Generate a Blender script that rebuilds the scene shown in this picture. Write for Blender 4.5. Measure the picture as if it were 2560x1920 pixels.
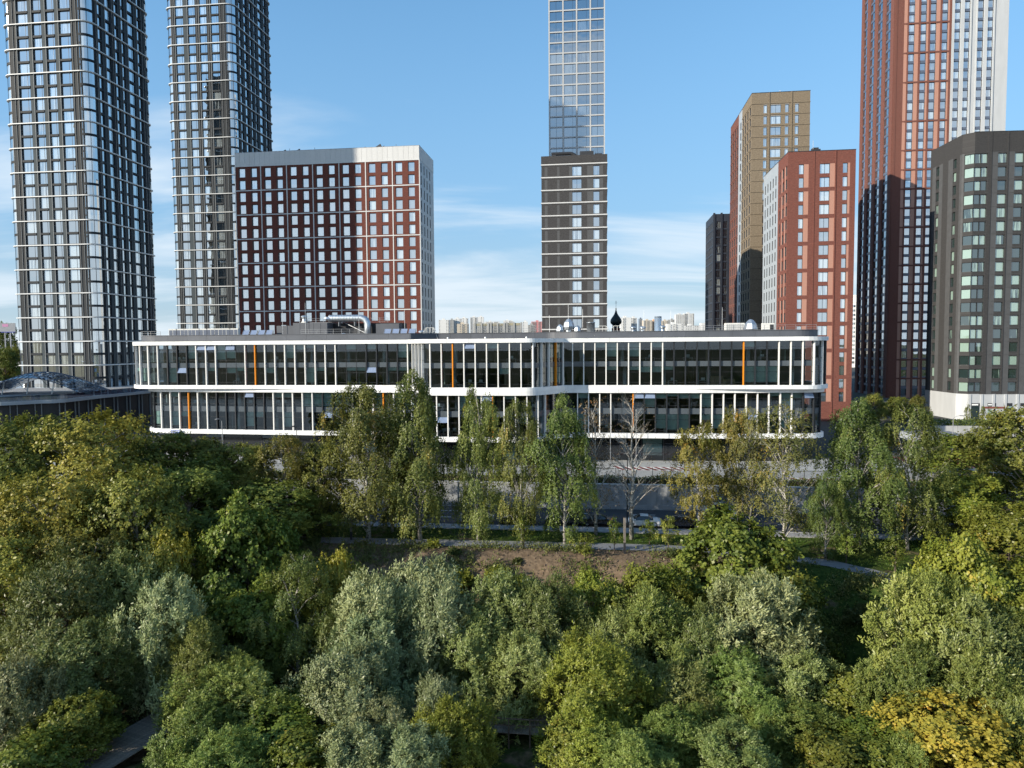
import bpy, math, random
import numpy as np
from mathutils import Vector, Matrix

for o in list(bpy.data.objects): bpy.data.objects.remove(o)
scene = bpy.context.scene
COL = scene.collection

# ------------------------------------------------------------------ camera, sky, sun, exposure
cam_d = bpy.data.cameras.new('camera'); cam = bpy.data.objects.new('camera', cam_d); COL.objects.link(cam)
cam_d.sensor_width = 36.0; cam_d.lens = 1774.0/2560.0*36.0
cam_d.clip_start = 0.5; cam_d.clip_end = 20000.0
PITCH = math.atan(98.0/1774.0); ROLL = 0.007
fwd = Vector((0, math.cos(PITCH), -math.sin(PITCH)))
rgt = Vector((math.cos(ROLL), 0, -math.sin(ROLL))); rgt = (rgt - fwd*rgt.dot(fwd)).normalized()
upv = rgt.cross(fwd)
m = Matrix.Identity(4)
for i in range(3):
    m[i][0] = rgt[i]; m[i][1] = upv[i]; m[i][2] = -fwd[i]
m[2][3] = 23.0
cam.matrix_world = m
scene.camera = cam

SUN_EL = math.radians(20.5); SUN_AZ = math.radians(241.6)      # azimuth clockwise from +Y
to_sun = Vector((math.sin(SUN_AZ)*math.cos(SUN_EL), math.cos(SUN_AZ)*math.cos(SUN_EL), math.sin(SUN_EL)))
sl = bpy.data.lights.new('sun', 'SUN'); sl.energy = 4.5; sl.angle = math.radians(0.5); sl.color = (1.0, 0.91, 0.76)
so = bpy.data.objects.new('sun', sl); COL.objects.link(so)
so.rotation_euler = (-to_sun).to_track_quat('-Z', 'Y').to_euler()
so.location = to_sun*300

world = bpy.data.worlds.new('World'); scene.world = world; world.use_nodes = True
wn = world.node_tree.nodes; wl = world.node_tree.links; wn.clear()
sky = wn.new('ShaderNodeTexSky'); sky.sky_type = 'NISHITA'; sky.sun_disc = False
sky.sun_elevation = SUN_EL; sky.sun_rotation = SUN_AZ
sky.altitude = 150; sky.air_density = 1.0; sky.dust_density = 0.15; sky.ozone_density = 1.6
bg = wn.new('ShaderNodeBackground'); bg.inputs['Strength'].default_value = 0.15
wo = wn.new('ShaderNodeOutputWorld')
# thin high cloud: streaky noise on the view direction, thickest low over the horizon
tc = wn.new('ShaderNodeTexCoord'); sep = wn.new('ShaderNodeSeparateXYZ'); wl.new(tc.outputs['Generated'], sep.inputs[0])
def wmath(op, a, b=None, clamp=False):
    n = wn.new('ShaderNodeMath'); n.operation = op; n.use_clamp = clamp
    for i, v in enumerate((a, b)):
        if v is None: continue
        if isinstance(v, (int, float)): n.inputs[i].default_value = v
        else: wl.new(v, n.inputs[i])
    return n.outputs[0]
zz = wmath('MAXIMUM', sep.outputs[2], 0.0)
den = wmath('ADD', zz, 0.16)
cx = wmath('DIVIDE', sep.outputs[0], den); cy = wmath('DIVIDE', sep.outputs[1], den)
comb = wn.new('ShaderNodeCombineXYZ'); wl.new(cx, comb.inputs[0]); wl.new(cy, comb.inputs[1])
mp = wn.new('ShaderNodeMapping'); mp.inputs['Rotation'].default_value = (0, 0, 0.35); mp.inputs['Scale'].default_value = (0.42, 1.15, 1); mp.inputs['Location'].default_value = (2.6, 0.55, 0)
wl.new(comb.outputs[0], mp.inputs[0])
nz = wn.new('ShaderNodeTexNoise'); nz.inputs['Scale'].default_value = 1.15; nz.inputs['Detail'].default_value = 9; nz.inputs['Roughness'].default_value = 0.56; nz.inputs['Distortion'].default_value = 0.5
wl.new(mp.outputs[0], nz.inputs['Vector'])
low = wn.new('ShaderNodeMapRange'); low.inputs[1].default_value = 0.03; low.inputs[2].default_value = 0.34; low.inputs[3].default_value = 0.15; low.inputs[4].default_value = -0.15
wl.new(sep.outputs[2], low.inputs[0])
back = wmath('MULTIPLY', wmath('MAXIMUM', wmath('MULTIPLY', sep.outputs[1], -1.0), 0.0), 0.20)   # windows mirror a cloudier sky over the river
cov = wmath('ADD', wmath('ADD', nz.outputs['Fac'], low.outputs[0]), back)
cr = wn.new('ShaderNodeMapRange'); cr.interpolation_type = 'SMOOTHSTEP'; cr.inputs[1].default_value = 0.45; cr.inputs[2].default_value = 0.72; cr.inputs[3].default_value = 0.0; cr.inputs[4].default_value = 0.78
wl.new(cov, cr.inputs[0])
hz = wn.new('ShaderNodeMix'); hz.data_type = 'RGBA'
hz.inputs['B'].default_value = (3.5, 3.9, 4.25, 1)
hsv = wn.new('ShaderNodeHueSaturation'); hsv.inputs['Saturation'].default_value = 1.15; hsv.inputs['Hue'].default_value = 0.491; wl.new(sky.outputs[0], hsv.inputs['Color'])
hf = wn.new('ShaderNodeMapRange'); hf.interpolation_type = 'SMOOTHSTEP'; hf.inputs[1].default_value = 0.0; hf.inputs[2].default_value = 0.75; hf.inputs[3].default_value = 0.9; hf.inputs[4].default_value = 0.0
wl.new(sep.outputs[2], hf.inputs[0])
low_haze = wn.new('ShaderNodeMix'); low_haze.data_type = 'RGBA'; hzr = wn.new('ShaderNodeValToRGB'); e_ = hzr.color_ramp.elements; e_[0].position = 0.0; e_[0].color = (1.8, 2.45, 3.0, 1); e_[1].position = 0.5; e_[1].color = (0.58, 1.55, 3.05, 1); e2_ = e_.new(0.18); e2_.color = (1.05, 1.98, 3.12, 1); wl.new(sep.outputs[2], hzr.inputs[0]); wl.new(hzr.outputs[0], low_haze.inputs['B'])       # pale air low over the horizon, all round
wl.new(hf.outputs[0], low_haze.inputs['Factor']); wl.new(hsv.outputs[0], low_haze.inputs['A'])
wl.new(cr.outputs[0], hz.inputs['Factor']); wl.new(low_haze.outputs['Result'], hz.inputs['A'])
wl.new(hz.outputs['Result'], bg.inputs['Color']); wl.new(bg.outputs[0], wo.inputs[0])

scene.view_settings.view_transform = 'Standard'; scene.view_settings.look = 'None'
scene.view_settings.exposure = 0.72; scene.view_settings.gamma = 1.0; scene.view_settings.use_curve_mapping = False
scene.cycles.use_adaptive_sampling = True; scene.cycles.adaptive_threshold = 0.025
scene.cycles.max_bounces = 4; scene.cycles.transparent_max_bounces = 6
scene.cycles.diffuse_bounces = 2; scene.cycles.glossy_bounces = 2; scene.cycles.transmission_bounces = 2

# ------------------------------------------------------------------ materials
MATS = {}
def nt(name):
    mt = bpy.data.materials.new(name); mt.use_nodes = True
    n = mt.node_tree.nodes; l = mt.node_tree.links; n.clear()
    out = n.new('ShaderNodeOutputMaterial')
    return mt, n, l, out
def mat(name, col, rough=0.6, metal=0.0, spec=0.4, var=0.12, scale=3.0, bump=0.0, streak=0.0):
    """painted / stone / metal surface with slight mottling and optional vertical weather streaks"""
    mt, n, l, out = nt(name)
    b = n.new('ShaderNodeBsdfPrincipled'); b.inputs['Roughness'].default_value = rough; b.inputs['Metallic'].default_value = metal
    b.inputs['Specular IOR Level'].default_value = spec
    t = n.new('ShaderNodeTexCoord'); nz = n.new('ShaderNodeTexNoise'); nz.inputs['Scale'].default_value = scale; nz.inputs['Detail'].default_value = 5
    mpp = n.new('ShaderNodeMapping'); mpp.inputs['Scale'].default_value = (1, 1, 0.25 if streak else 1)
    l.new(t.outputs['Object'], mpp.inputs[0]); l.new(mpp.outputs[0], nz.inputs['Vector'])
    mr = n.new('ShaderNodeMapRange'); mr.inputs[1].default_value = 0.3; mr.inputs[2].default_value = 0.7; mr.inputs[3].default_value = 1-var; mr.inputs[4].default_value = 1+var
    l.new(nz.outputs['Fac'], mr.inputs[0])
    info = n.new('ShaderNodeObjectInfo'); mr2 = n.new('ShaderNodeMapRange'); mr2.inputs[3].default_value = 1-var*0.5; mr2.inputs[4].default_value = 1+var*0.5
    l.new(info.outputs['Random'], mr2.inputs[0])
    mm = n.new('ShaderNodeMath'); mm.operation = 'MULTIPLY'; l.new(mr.outputs[0], mm.inputs[0]); l.new(mr2.outputs[0], mm.inputs[1])
    vm = n.new('ShaderNodeVectorMath'); vm.operation = 'SCALE'; vm.inputs[0].default_value = col[:3]; l.new(mm.outputs[0], vm.inputs['Scale'])
    l.new(vm.outputs[0], b.inputs['Base Color'])
    if bump:
        bp = n.new('ShaderNodeBump'); bp.inputs['Strength'].default_value = bump; l.new(nz.outputs['Fac'], bp.inputs['Height']); l.new(bp.outputs[0], b.inputs['Normal'])
    l.new(b.outputs[0], out.inputs[0]); MATS[name] = mt; return mt
def brick_mat(name, c1, c2, mortar, bw=0.25, bh=0.075, rough=0.85):
    mt, n, l, out = nt(name)
    b = n.new('ShaderNodeBsdfPrincipled'); b.inputs['Roughness'].default_value = rough; b.inputs['Specular IOR Level'].default_value = 0.2
    t = n.new('ShaderNodeTexCoord'); s = n.new('ShaderNodeSeparateXYZ'); l.new(t.outputs['Object'], s.inputs[0])
    a = n.new('ShaderNodeMath'); a.operation = 'ADD'; l.new(s.outputs[0], a.inputs[0]); l.new(s.outputs[1], a.inputs[1])
    c = n.new('ShaderNodeCombineXYZ'); l.new(a.outputs[0], c.inputs[0]); l.new(s.outputs[2], c.inputs[1])
    bk = n.new('ShaderNodeTexBrick'); bk.inputs['Color1'].default_value = (*c1, 1); bk.inputs['Color2'].default_value = (*c2, 1); bk.inputs['Mortar'].default_value = (*mortar, 1)
    bk.inputs['Scale'].default_value = 1.0; bk.inputs['Brick Width'].default_value = bw; bk.inputs['Row Height'].default_value = bh; bk.inputs['Mortar Size'].default_value = 0.008
    l.new(c.outputs[0], bk.inputs['Vector'])
    nz = n.new('ShaderNodeTexNoise'); nz.inputs['Scale'].default_value = 1.7; nz.inputs['Detail'].default_value = 8; nz.inputs['Roughness'].default_value = 0.75
    mpp = n.new('ShaderNodeMapping'); mpp.inputs['Scale'].default_value = (1, 2.6, 1); l.new(c.outputs[0], mpp.inputs[0]); l.new(mpp.outputs[0], nz.inputs['Vector'])
    mr = n.new('ShaderNodeMapRange'); mr.inputs[1].default_value = 0.32; mr.inputs[2].default_value = 0.68; mr.inputs[3].default_value = 0.72; mr.inputs[4].default_value = 1.22
    l.new(nz.outputs['Fac'], mr.inputs[0])
    vm = n.new('ShaderNodeVectorMath'); vm.operation = 'SCALE'; l.new(bk.outputs['Color'], vm.inputs[0]); l.new(mr.outputs[0], vm.inputs['Scale'])
    l.new(vm.outputs[0], b.inputs['Base Color']); l.new(b.outputs[0], out.inputs[0]); MATS[name] = mt; return mt
def tower_glass(name, dark, pale, r0, tint=(0.9, 0.95, 1.0), share=0.3):
    """coated window glass: mirror-like layer over a dim room, some rooms with pale curtains"""
    mt, n, l, out = nt(name)
    info = n.new('ShaderNodeObjectInfo'); t = n.new('ShaderNodeTexCoord')
    mpp = n.new('ShaderNodeMapping'); mpp.inputs['Scale'].default_value = (5, 5, 0.25); l.new(t.outputs['Object'], mpp.inputs[0])
    off = n.new('ShaderNodeVectorMath'); off.operation = 'SCALE'; off.inputs[0].default_value = (37, 11, 5); l.new(info.outputs['Random'], off.inputs['Scale'])
    ad = n.new('ShaderNodeVectorMath'); l.new(mpp.outputs[0], ad.inputs[0]); l.new(off.outputs[0], ad.inputs[1])
    nz = n.new('ShaderNodeTexNoise'); nz.inputs['Scale'].default_value = 0.55; nz.inputs['Detail'].default_value = 3; l.new(ad.outputs[0], nz.inputs['Vector'])
    a = n.new('ShaderNodeMath'); a.operation = 'ADD'; l.new(info.outputs['Random'], a.inputs[0]); l.new(nz.outputs['Fac'], a.inputs[1])
    mr = n.new('ShaderNodeMapRange'); mr.inputs[1].default_value = 1.45-share*0.9; mr.inputs[2].default_value = 1.55-share*0.9; l.new(a.outputs[0], mr.inputs[0])
    mx = n.new('ShaderNodeMix'); mx.data_type = 'RGBA'; mx.inputs['A'].default_value = (*dark, 1); mx.inputs['B'].default_value = (*pale, 1); l.new(mr.outputs[0], mx.inputs['Factor'])
    df = n.new('ShaderNodeBsdfDiffuse'); l.new(mx.outputs['Result'], df.inputs['Color'])
    gl = n.new('ShaderNodeBsdfGlossy'); gl.inputs['Roughness'].default_value = 0.012; gl.inputs['Color'].default_value = (*tint, 1)
    lw = n.new('ShaderNodeFresnel'); lw.inputs['IOR'].default_value = 1.45
    fm = n.new('ShaderNodeMapRange'); fm.inputs[1].default_value = 0.033; fm.inputs[2].default_value = 1.0; fm.inputs[3].default_value = r0; fm.inputs[4].default_value = 1.0
    l.new(lw.outputs[0], fm.inputs[0])
    # gentle waviness of big panes
    n2 = n.new('ShaderNodeTexNoise'); n2.inputs['Scale'].default_value = 0.7; n2.inputs['Detail'].default_value = 0; l.new(t.outputs['Object'], n2.inputs['Vector'])
    bp = n.new('ShaderNodeBump'); bp.inputs['Strength'].default_value = 0.012; bp.inputs['Distance'].default_value = 0.5; l.new(n2.outputs['Fac'], bp.inputs['Height']); l.new(bp.outputs[0], gl.inputs['Normal'])
    ms = n.new('ShaderNodeMixShader'); l.new(fm.outputs[0], ms.inputs[0]); l.new(df.outputs[0], ms.inputs[1]); l.new(gl.outputs[0], ms.inputs[2])
    l.new(ms.outputs[0], out.inputs[0]); MATS[name] = mt; return mt
def clear_glass(name, tint, r0):
    mt, n, l, out = nt(name)
    tr = n.new('ShaderNodeBsdfTransparent'); tr.inputs['Color'].default_value = (*tint, 1)
    gl = n.new('ShaderNodeBsdfGlossy'); gl.inputs['Roughness'].default_value = 0.01; gl.inputs['Color'].default_value = (0.85, 0.93, 1.0, 1)
    lw = n.new('ShaderNodeFresnel'); lw.inputs['IOR'].default_value = 1.45
    fm = n.new('ShaderNodeMapRange'); fm.inputs[1].default_value = 0.033; fm.inputs[2].default_value = 1.0; fm.inputs[3].default_value = r0; fm.inputs[4].default_value = 0.95
    l.new(lw.outputs[0], fm.inputs[0])
    ms = n.new('ShaderNodeMixShader'); l.new(fm.outputs[0], ms.inputs[0]); l.new(tr.outputs[0], ms.inputs[1]); l.new(gl.outputs[0], ms.inputs[2])
    l.new(ms.outputs[0], out.inputs[0]); MATS[name] = mt; return mt
def leaf_mat(name, c_a, c_b, c_c, gloss=0.05, transl=0.3):
    """leaf: colour runs c_a..c_b per leaf (stored 'tint'), a share of turned leaves is c_c"""
    mt, n, l, out = nt(name)
    at = n.new('ShaderNodeAttribute'); at.attribute_name = 'tint'
    info = n.new('ShaderNodeObjectInfo')
    ramp = n.new('ShaderNodeValToRGB'); cr = ramp.color_ramp
    cr.elements[0].position = 0.0; cr.elements[0].color = (*c_a, 1); cr.elements[1].position = 0.82; cr.elements[1].color = (*c_b, 1)
    e = cr.elements.new(1.0); e.color = (*c_c, 1)
    l.new(at.outputs['Fac'], ramp.inputs[0])
    hs = n.new('ShaderNodeHueSaturation')
    mh = n.new('ShaderNodeMapRange'); mh.inputs[3].default_value = 0.475; mh.inputs[4].default_value = 0.520; l.new(info.outputs['Random'], mh.inputs[0]); l.new(mh.outputs[0], hs.inputs['Hue'])
    mv = n.new('ShaderNodeMapRange'); mv.inputs[3].default_value = 0.74; mv.inputs[4].default_value = 1.22; fr = n.new('ShaderNodeMath'); fr.operation = 'FRACT'; mu = n.new('ShaderNodeMath'); mu.operation = 'MULTIPLY'; mu.inputs[1].default_value = 7.31; l.new(info.outputs['Random'], mu.inputs[0]); l.new(mu.outputs[0], fr.inputs[0]); l.new(fr.outputs[0], mv.inputs[0]); l.new(mv.outputs[0], hs.inputs['Value'])
    l.new(ramp.outputs[0], hs.inputs['Color'])
    d = n.new('ShaderNodeBsdfDiffuse'); l.new(hs.outputs[0], d.inputs['Color'])
    tr = n.new('ShaderNodeBsdfTranslucent'); l.new(hs.outputs[0], tr.inputs['Color'])
    m1 = n.new('ShaderNodeMixShader'); m1.inputs[0].default_value = transl; l.new(d.outputs[0], m1.inputs[1]); l.new(tr.outputs[0], m1.inputs[2])
    g = n.new('ShaderNodeBsdfGlossy'); g.inputs['Roughness'].default_value = 0.42
    m2 = n.new('ShaderNodeMixShader'); m2.inputs[0].default_value = gloss; l.new(m1.outputs[0], m2.inputs[1]); l.new(g.outputs[0], m2.inputs[2])
    l.new(m2.outputs[0], out.inputs[0]); MATS[name] = mt; return mt

W_ = mat('white_panel', (0.76, 0.765, 0.76), 0.45, spec=0.4, var=0.10, scale=0.6, streak=1)
mat('white_fin', (0.74, 0.73, 0.70), 0.4, var=0.03)
mat('orange_fin', (0.72, 0.24, 0.01), 0.45, var=0.05)
mat('dark_fin', (0.022, 0.025, 0.03), 0.4, var=0.1)
mat('charcoal_panel', (0.085, 0.092, 0.108), 0.5, var=0.10, scale=0.5)
mat('black_panel', (0.018, 0.020, 0.024), 0.5, var=0.15)
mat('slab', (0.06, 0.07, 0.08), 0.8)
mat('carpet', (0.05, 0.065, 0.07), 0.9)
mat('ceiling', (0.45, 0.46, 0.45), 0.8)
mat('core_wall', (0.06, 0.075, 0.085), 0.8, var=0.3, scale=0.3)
mat('blind', (0.62, 0.72, 0.60), 0.8, var=0.10)
mat('steel', (0.55, 0.57, 0.60), 0.35, metal=0.8, var=0.1)
mat('galvanised', (0.50, 0.54, 0.58), 0.42, metal=0.85, var=0.18, scale=2.5)
mat('grey_metal', (0.28, 0.29, 0.31), 0.45, metal=0.5)
mat('dark_metal', (0.04, 0.042, 0.047), 0.5, metal=0.3)
mat('off_white', (0.66, 0.66, 0.63), 0.6, var=0.08)
mat('cardboard', (0.30, 0.22, 0.13), 0.85, var=0.2)
mat('concrete', (0.25, 0.26, 0.27), 0.85, var=0.14, scale=1.2, streak=1)
mat('concrete_light', (0.34, 0.345, 0.34), 0.85, var=0.10, scale=1.0)
mat('asphalt', (0.048, 0.049, 0.054), 0.9, var=0.16, scale=0.7)
mat('paving', (0.26, 0.26, 0.265), 0.85, var=0.12, scale=1.4)
mat('path_paving', (0.17, 0.18, 0.20), 0.85, var=0.12, scale=2.0)
mat('kerb', (0.38, 0.38, 0.37), 0.85)
mat('line_white', (0.62, 0.62, 0.60), 0.7, var=0.2)
mat('line_red', (0.20, 0.035, 0.035), 0.7, var=0.2)
mat('wood_plank', (0.20, 0.175, 0.15), 0.85, var=0.25, scale=4)
mat('wood_dark', (0.10, 0.075, 0.055), 0.85, var=0.25, scale=4)
mat('onion_green', (0.010, 0.022, 0.024), 0.42, metal=0.3, var=0.12)
mat('gold', (0.55, 0.33, 0.08), 0.3, metal=0.9)
mat('church_red', (0.17, 0.045, 0.035), 0.8)
mat('red_court', (0.20, 0.035, 0.05), 0.85)
brick_mat('brick_maroon', (0.150, 0.040, 0.028), (0.095, 0.028, 0.022), (0.14, 0.075, 0.06))
brick_mat('brick_red', (0.195, 0.064, 0.047), (0.130, 0.043, 0.035), (0.17, 0.095, 0.075))
brick_mat('brick_orange', (0.185, 0.068, 0.052), (0.132, 0.050, 0.041), (0.17, 0.10, 0.08))
brick_mat('brick_tan', (0.240, 0.192, 0.135), (0.160, 0.127, 0.090), (0.20, 0.165, 0.125))
brick_mat('brick_brown', (0.064, 0.063, 0.066), (0.046, 0.045, 0.047), (0.05, 0.048, 0.048))
brick_mat('brick_umber', (0.056, 0.055, 0.056), (0.041, 0.040, 0.041), (0.045, 0.045, 0.046))
mat('umber_light', (0.074, 0.076, 0.080), 0.8, var=0.1, scale=0.8)
mat('pink_panel', (0.41, 0.215, 0.160), 0.6, var=0.05)
mat('pale_panel', (0.33, 0.36, 0.39), 0.45, var=0.06, scale=0.5, streak=1)
mat('white_metal', (0.44, 0.455, 0.47), 0.4, var=0.06, scale=0.6, streak=1)
mat('tower_panel', (0.046, 0.060, 0.070), 0.65, spec=0.15, var=0.10, scale=0.4)
mat('tower_dark', (0.022, 0.027, 0.033), 0.6, spec=0.15, var=0.1)
mat('tower_fin', (0.20, 0.215, 0.225), 0.7, var=0.05)
mat('tower_band', (0.60, 0.615, 0.62), 0.45, var=0.05)
mat('navy_wall', (0.020, 0.024, 0.036), 0.55)
mat('spandrel_blue', (0.085, 0.105, 0.15), 0.35, spec=0.6)
mat('roof_felt', (0.10, 0.10, 0.105), 0.9)
mat('frame_dark', (0.030, 0.032, 0.037), 0.45)
mat('frame_light', (0.45, 0.46, 0.47), 0.45)
tower_glass('glass_sky', (0.022, 0.028, 0.035), (0.42, 0.47, 0.48), 0.60, (0.88, 0.94, 1.0), 0.42)
tower_glass('glass_pale', (0.10, 0.125, 0.14), (0.50, 0.56, 0.57), 0.62, (0.92, 0.96, 1.0), 0.5)
tower_glass('glass_grid', (0.020, 0.032, 0.050), (0.12, 0.15, 0.18), 0.42, (0.88, 0.94, 1.0), 0.12)
mat('band_white', (0.55, 0.55, 0.545), 0.45, var=0.05)
tower_glass('glass_tower', (0.014, 0.018, 0.02), (0.42, 0.47, 0.48), 0.60, (0.93, 0.97, 1.0), 0.34)
tower_glass('glass_room', (0.020, 0.034, 0.032), (0.26, 0.36, 0.31), 0.20, (0.85, 0.95, 1.0), 0.55)
clear_glass('glass_office', (0.47, 0.56, 0.60), 0.10)
mat('glass_vent', (0.20, 0.25, 0.36), 0.12, spec=0.9, var=0.08)
clear_glass('glass_canopy', (0.16, 0.20, 0.26), 0.25)
mat('glass_spandrel', (0.075, 0.090, 0.105), 0.15, spec=0.6, var=0.06)
mat('glass_dark', (0.012, 0.014, 0.017), 0.08, spec=0.7, var=0.1)

# ------------------------------------------------------------------ mesh helpers
class MB:
    def __init__(s): s.v = []; s.f = []; s.m = []
    def quad(s, a, b, c, d, mi=0):
        i = len(s.v); s.v += [a, b, c, d]; s.f.append((i, i+1, i+2, i+3)); s.m.append(mi)
    def poly(s, pts, mi=0):
        i = len(s.v); s.v += list(pts); s.f.append(tuple(range(i, i+len(pts)))); s.m.append(mi)
    def box(s, x0, x1, y0, y1, z0, z1, mi=0):
        i = len(s.v)
        s.v += [(x0,y0,z0),(x1,y0,z0),(x1,y1,z0),(x0,y1,z0),(x0,y0,z1),(x1,y0,z1),(x1,y1,z1),(x0,y1,z1)]
        for q in ((0,3,2,1),(4,5,6,7),(0,1,5,4),(1,2,6,5),(2,3,7,6),(3,0,4,7)):
            s.f.append(tuple(i+k for k in q)); s.m.append(mi)
    def prism(s, pts, z0, z1, mi=0, top=None):
        n = len(pts); i = len(s.v)
        s.v += [(p[0], p[1], z0) for p in pts] + [(p[0], p[1], z1) for p in pts]
        for k in range(n):
            j = (k+1) % n; s.f.append((i+k, i+j, i+n+j, i+n+k)); s.m.append(mi)
        s.f.append(tuple(i+n+k for k in range(n))); s.m.append(mi if top is None else top)
        s.f.append(tuple(i+n-1-k for k in range(n))); s.m.append(mi)
    def bar(s, a, b, w, d=None, mi=0):
        """square bar from a to b"""
        a = Vector(a); b = Vector(b); d = d or w; t = (b-a).normalized()
        r = t.cross(Vector((0,0,1)));  r = Vector((1,0,0)) if r.length < 1e-3 else r.normalized()
        u = r.cross(t); i = len(s.v)
        for p in (a, b):
            for sx, sy in ((-1,-1),(1,-1),(1,1),(-1,1)): s.v.append(tuple(p + r*(sx*w/2) + u*(sy*d/2)))
        for q in ((0,1,5,4),(1,2,6,5),(2,3,7,6),(3,0,4,7),(3,2,1,0),(4,5,6,7)):
            s.f.append(tuple(i+k for k in q)); s.m.append(mi)
    def tube(s, pts, rad, n=6, mi=0, cap=True):
        pts = [Vector(p) for p in pts]; i0 = len(s.v); k = len(pts)
        for j, p in enumerate(pts):
            t = (pts[min(j+1, k-1)] - pts[max(j-1, 0)]); t = t.normalized() if t.length > 1e-6 else Vector((0,0,1))
            r = t.cross(Vector((0.13, 0.07, 1)) if abs(t.z) < 0.9 else Vector((1, 0.1, 0))).normalized(); u = t.cross(r)
            R = rad[j] if hasattr(rad, '__len__') else rad
            for q in range(n):
                an = 2*math.pi*q/n; s.v.append(tuple(p + r*(R*math.cos(an)) + u*(R*math.sin(an))))
        for j in range(k-1):
            for q in range(n):
                q2 = (q+1) % n; s.f.append((i0+j*n+q, i0+j*n+q2, i0+(j+1)*n+q2, i0+(j+1)*n+q)); s.m.append(mi)
        if cap:
            s.f.append(tuple(i0+q for q in range(n-1, -1, -1))); s.m.append(mi)
            s.f.append(tuple(i0+(k-1)*n+q for q in range(n))); s.m.append(mi)
    def lathe(s, prof, n=16, mi=0, c=(0,0,0)):
        i0 = len(s.v); k = len(prof)
        for r, z in prof:
            for q in range(n):
                an = 2*math.pi*q/n; s.v.append((c[0]+r*math.cos(an), c[1]+r*math.sin(an), c[2]+z))
        for j in range(k-1):
            for q in range(n):
                q2 = (q+1) % n; s.f.append((i0+j*n+q, i0+j*n+q2, i0+(j+1)*n+q2, i0+(j+1)*n+q)); s.m.append(mi)
        s.f.append(tuple(i0+(k-1)*n+q for q in range(n))); s.m.append(mi)
    def add(s, o, M):
        i = len(s.v); s.v += [tuple(M @ Vector(p)) for p in o.v]
        s.f += [tuple(i+k for k in f) for f in o.f]; s.m += o.m
    def mesh(s, name, mats, smooth=False):
        me = bpy.data.meshes.new(name); me.from_pydata(s.v, [], s.f)
        for mm in (mats if isinstance(mats, (list, tuple)) else [mats]): me.materials.append(MATS[mm] if isinstance(mm, str) else mm)
        if len(me.materials) > 1: me.polygons.foreach_set('material_index', s.m)
        if smooth: me.polygons.foreach_set('use_smooth', [True]*len(me.polygons))
        me.update(); return me
    def build(s, name, mats, parent=None, smooth=False, loc=None, rotz=0.0):
        if isinstance(smooth, tuple): smooth, loc, rotz = False, smooth, (loc or 0.0)
        return link(name, s.mesh(name, mats, smooth), parent, loc, rotz)
def link(name, data, parent=None, loc=None, rotz=0.0):
    o = bpy.data.objects.new(name, data); COL.objects.link(o); o.parent = parent
    if loc is not None: o.location = loc
    if rotz: o.rotation_euler = (0, 0, rotz)
    return o
def tag(o, label=None, cat=None, group=None, kind=None):
    if label: o['label'] = label
    if cat: o['category'] = cat
    if group: o['group'] = group
    if kind: o['kind'] = kind
    return o
def thing(name, label, cat, loc=(0,0,0), rotz=0.0, group=None):
    return tag(link(name, None, None, loc, rotz), label, cat, group)
def sbox(name, mats, parent, x0, x1, y0, y1, z0, z1, bevel=0.0):
    b = MB(); b.box(x0, x1, y0, y1, z0, z1); return b.build(name, mats, parent)

_W = ['', 'first', 'second', 'third', 'fourth', 'fifth', 'sixth', 'seventh', 'eighth', 'ninth', 'tenth', 'eleventh', 'twelfth', 'thirteenth', 'fourteenth', 'fifteenth', 'sixteenth', 'seventeenth', 'eighteenth', 'nineteenth']
_T = ['', '', 'twent', 'thirt', 'fort', 'fift', 'sixt', 'sevent', 'eight', 'ninet']
def nth(k):
    if k < 20: return _W[k]
    return _T[k//10] + ('ieth' if k % 10 == 0 else 'y-' + _W[k % 10])
YAW = -math.radians(7.0)          # the whole quarter is turned 7 degrees to the camera axis
CY, SY = math.cos(YAW), math.sin(YAW)
def road(r, q):                   # street frame (r along the street, q across it) -> world
    return (r*CY - q*SY, r*SY + q*CY)
def rq(x, y): return (x*CY + y*SY, -x*SY + y*CY)
# ------------------------------------------------------------------ ground, water, road, paths
def crest(r): return np.interp(r, [-300,-60,0,8,15,22,27,31,60,300], [78,78,78.2,78.3,77,74.5,71.5,70,69,69])
def sstep(t): t = np.clip(t, 0, 1); return t*t*(3-2*t)
def bumps(r, q): return 0.14*np.sin(r*2.9+np.sin(q*1.9)*1.3) + 0.10*np.sin(q*3.1+r*1.1) + 0.35*np.sin(r*0.31+1.3)*np.sin(q*0.43) + 0.22*np.sin(r*0.83+q*0.57) + 0.12*np.sin(r*1.7-q*1.3)
def ground_rq(r, q):
    r = np.asarray(r, float); q = np.asarray(q, float); c = crest(r)
    t = sstep((c - q)/12.0)
    z = -6.0*t + bumps(r, q)*sstep((c-q)/4.0)*0.9
    z = np.where(q < 42, z - sstep((42-q)/8.0)*3.5, z)
    z = np.where(q < -150, np.maximum(z, -9.5 + sstep((-150-q)/30.0)*5.5), z)
    z = np.where(q > 99.7, 3.3, z)
    return z
def ground_z(x, y):
    r, q = rq(x, y); return float(ground_rq(r, q))
gr = np.concatenate([[-7000,-3000,-1500,-800,-450,-300,-220,-160,-130,-110,-95], np.concatenate([np.arange(-85, -40, 1.25), np.arange(-40, 36, 0.6), np.arange(36, 86, 1.25)]), [95,110,130,160,220,300,450,800,1500,3000,7000]])
gq = np.concatenate([[-3000,-1500,-700,-350,-220,-190,-180,-170,-160,-150,-100,-40,0,20,30], np.concatenate([np.arange(34, 64, 1.0), np.arange(64, 80, 0.5), np.arange(80, 99.5, 1.0)]), [99.6,99.8,103,108,115,125,140,160,200,260,350,500,800,1300,2200,4000,8000]])
RR, QQ = np.meshgrid(gr, gq, indexing='ij'); ZZ = ground_rq(RR, QQ)
X = RR*CY - QQ*SY; Y = RR*SY + QQ*CY
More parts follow.
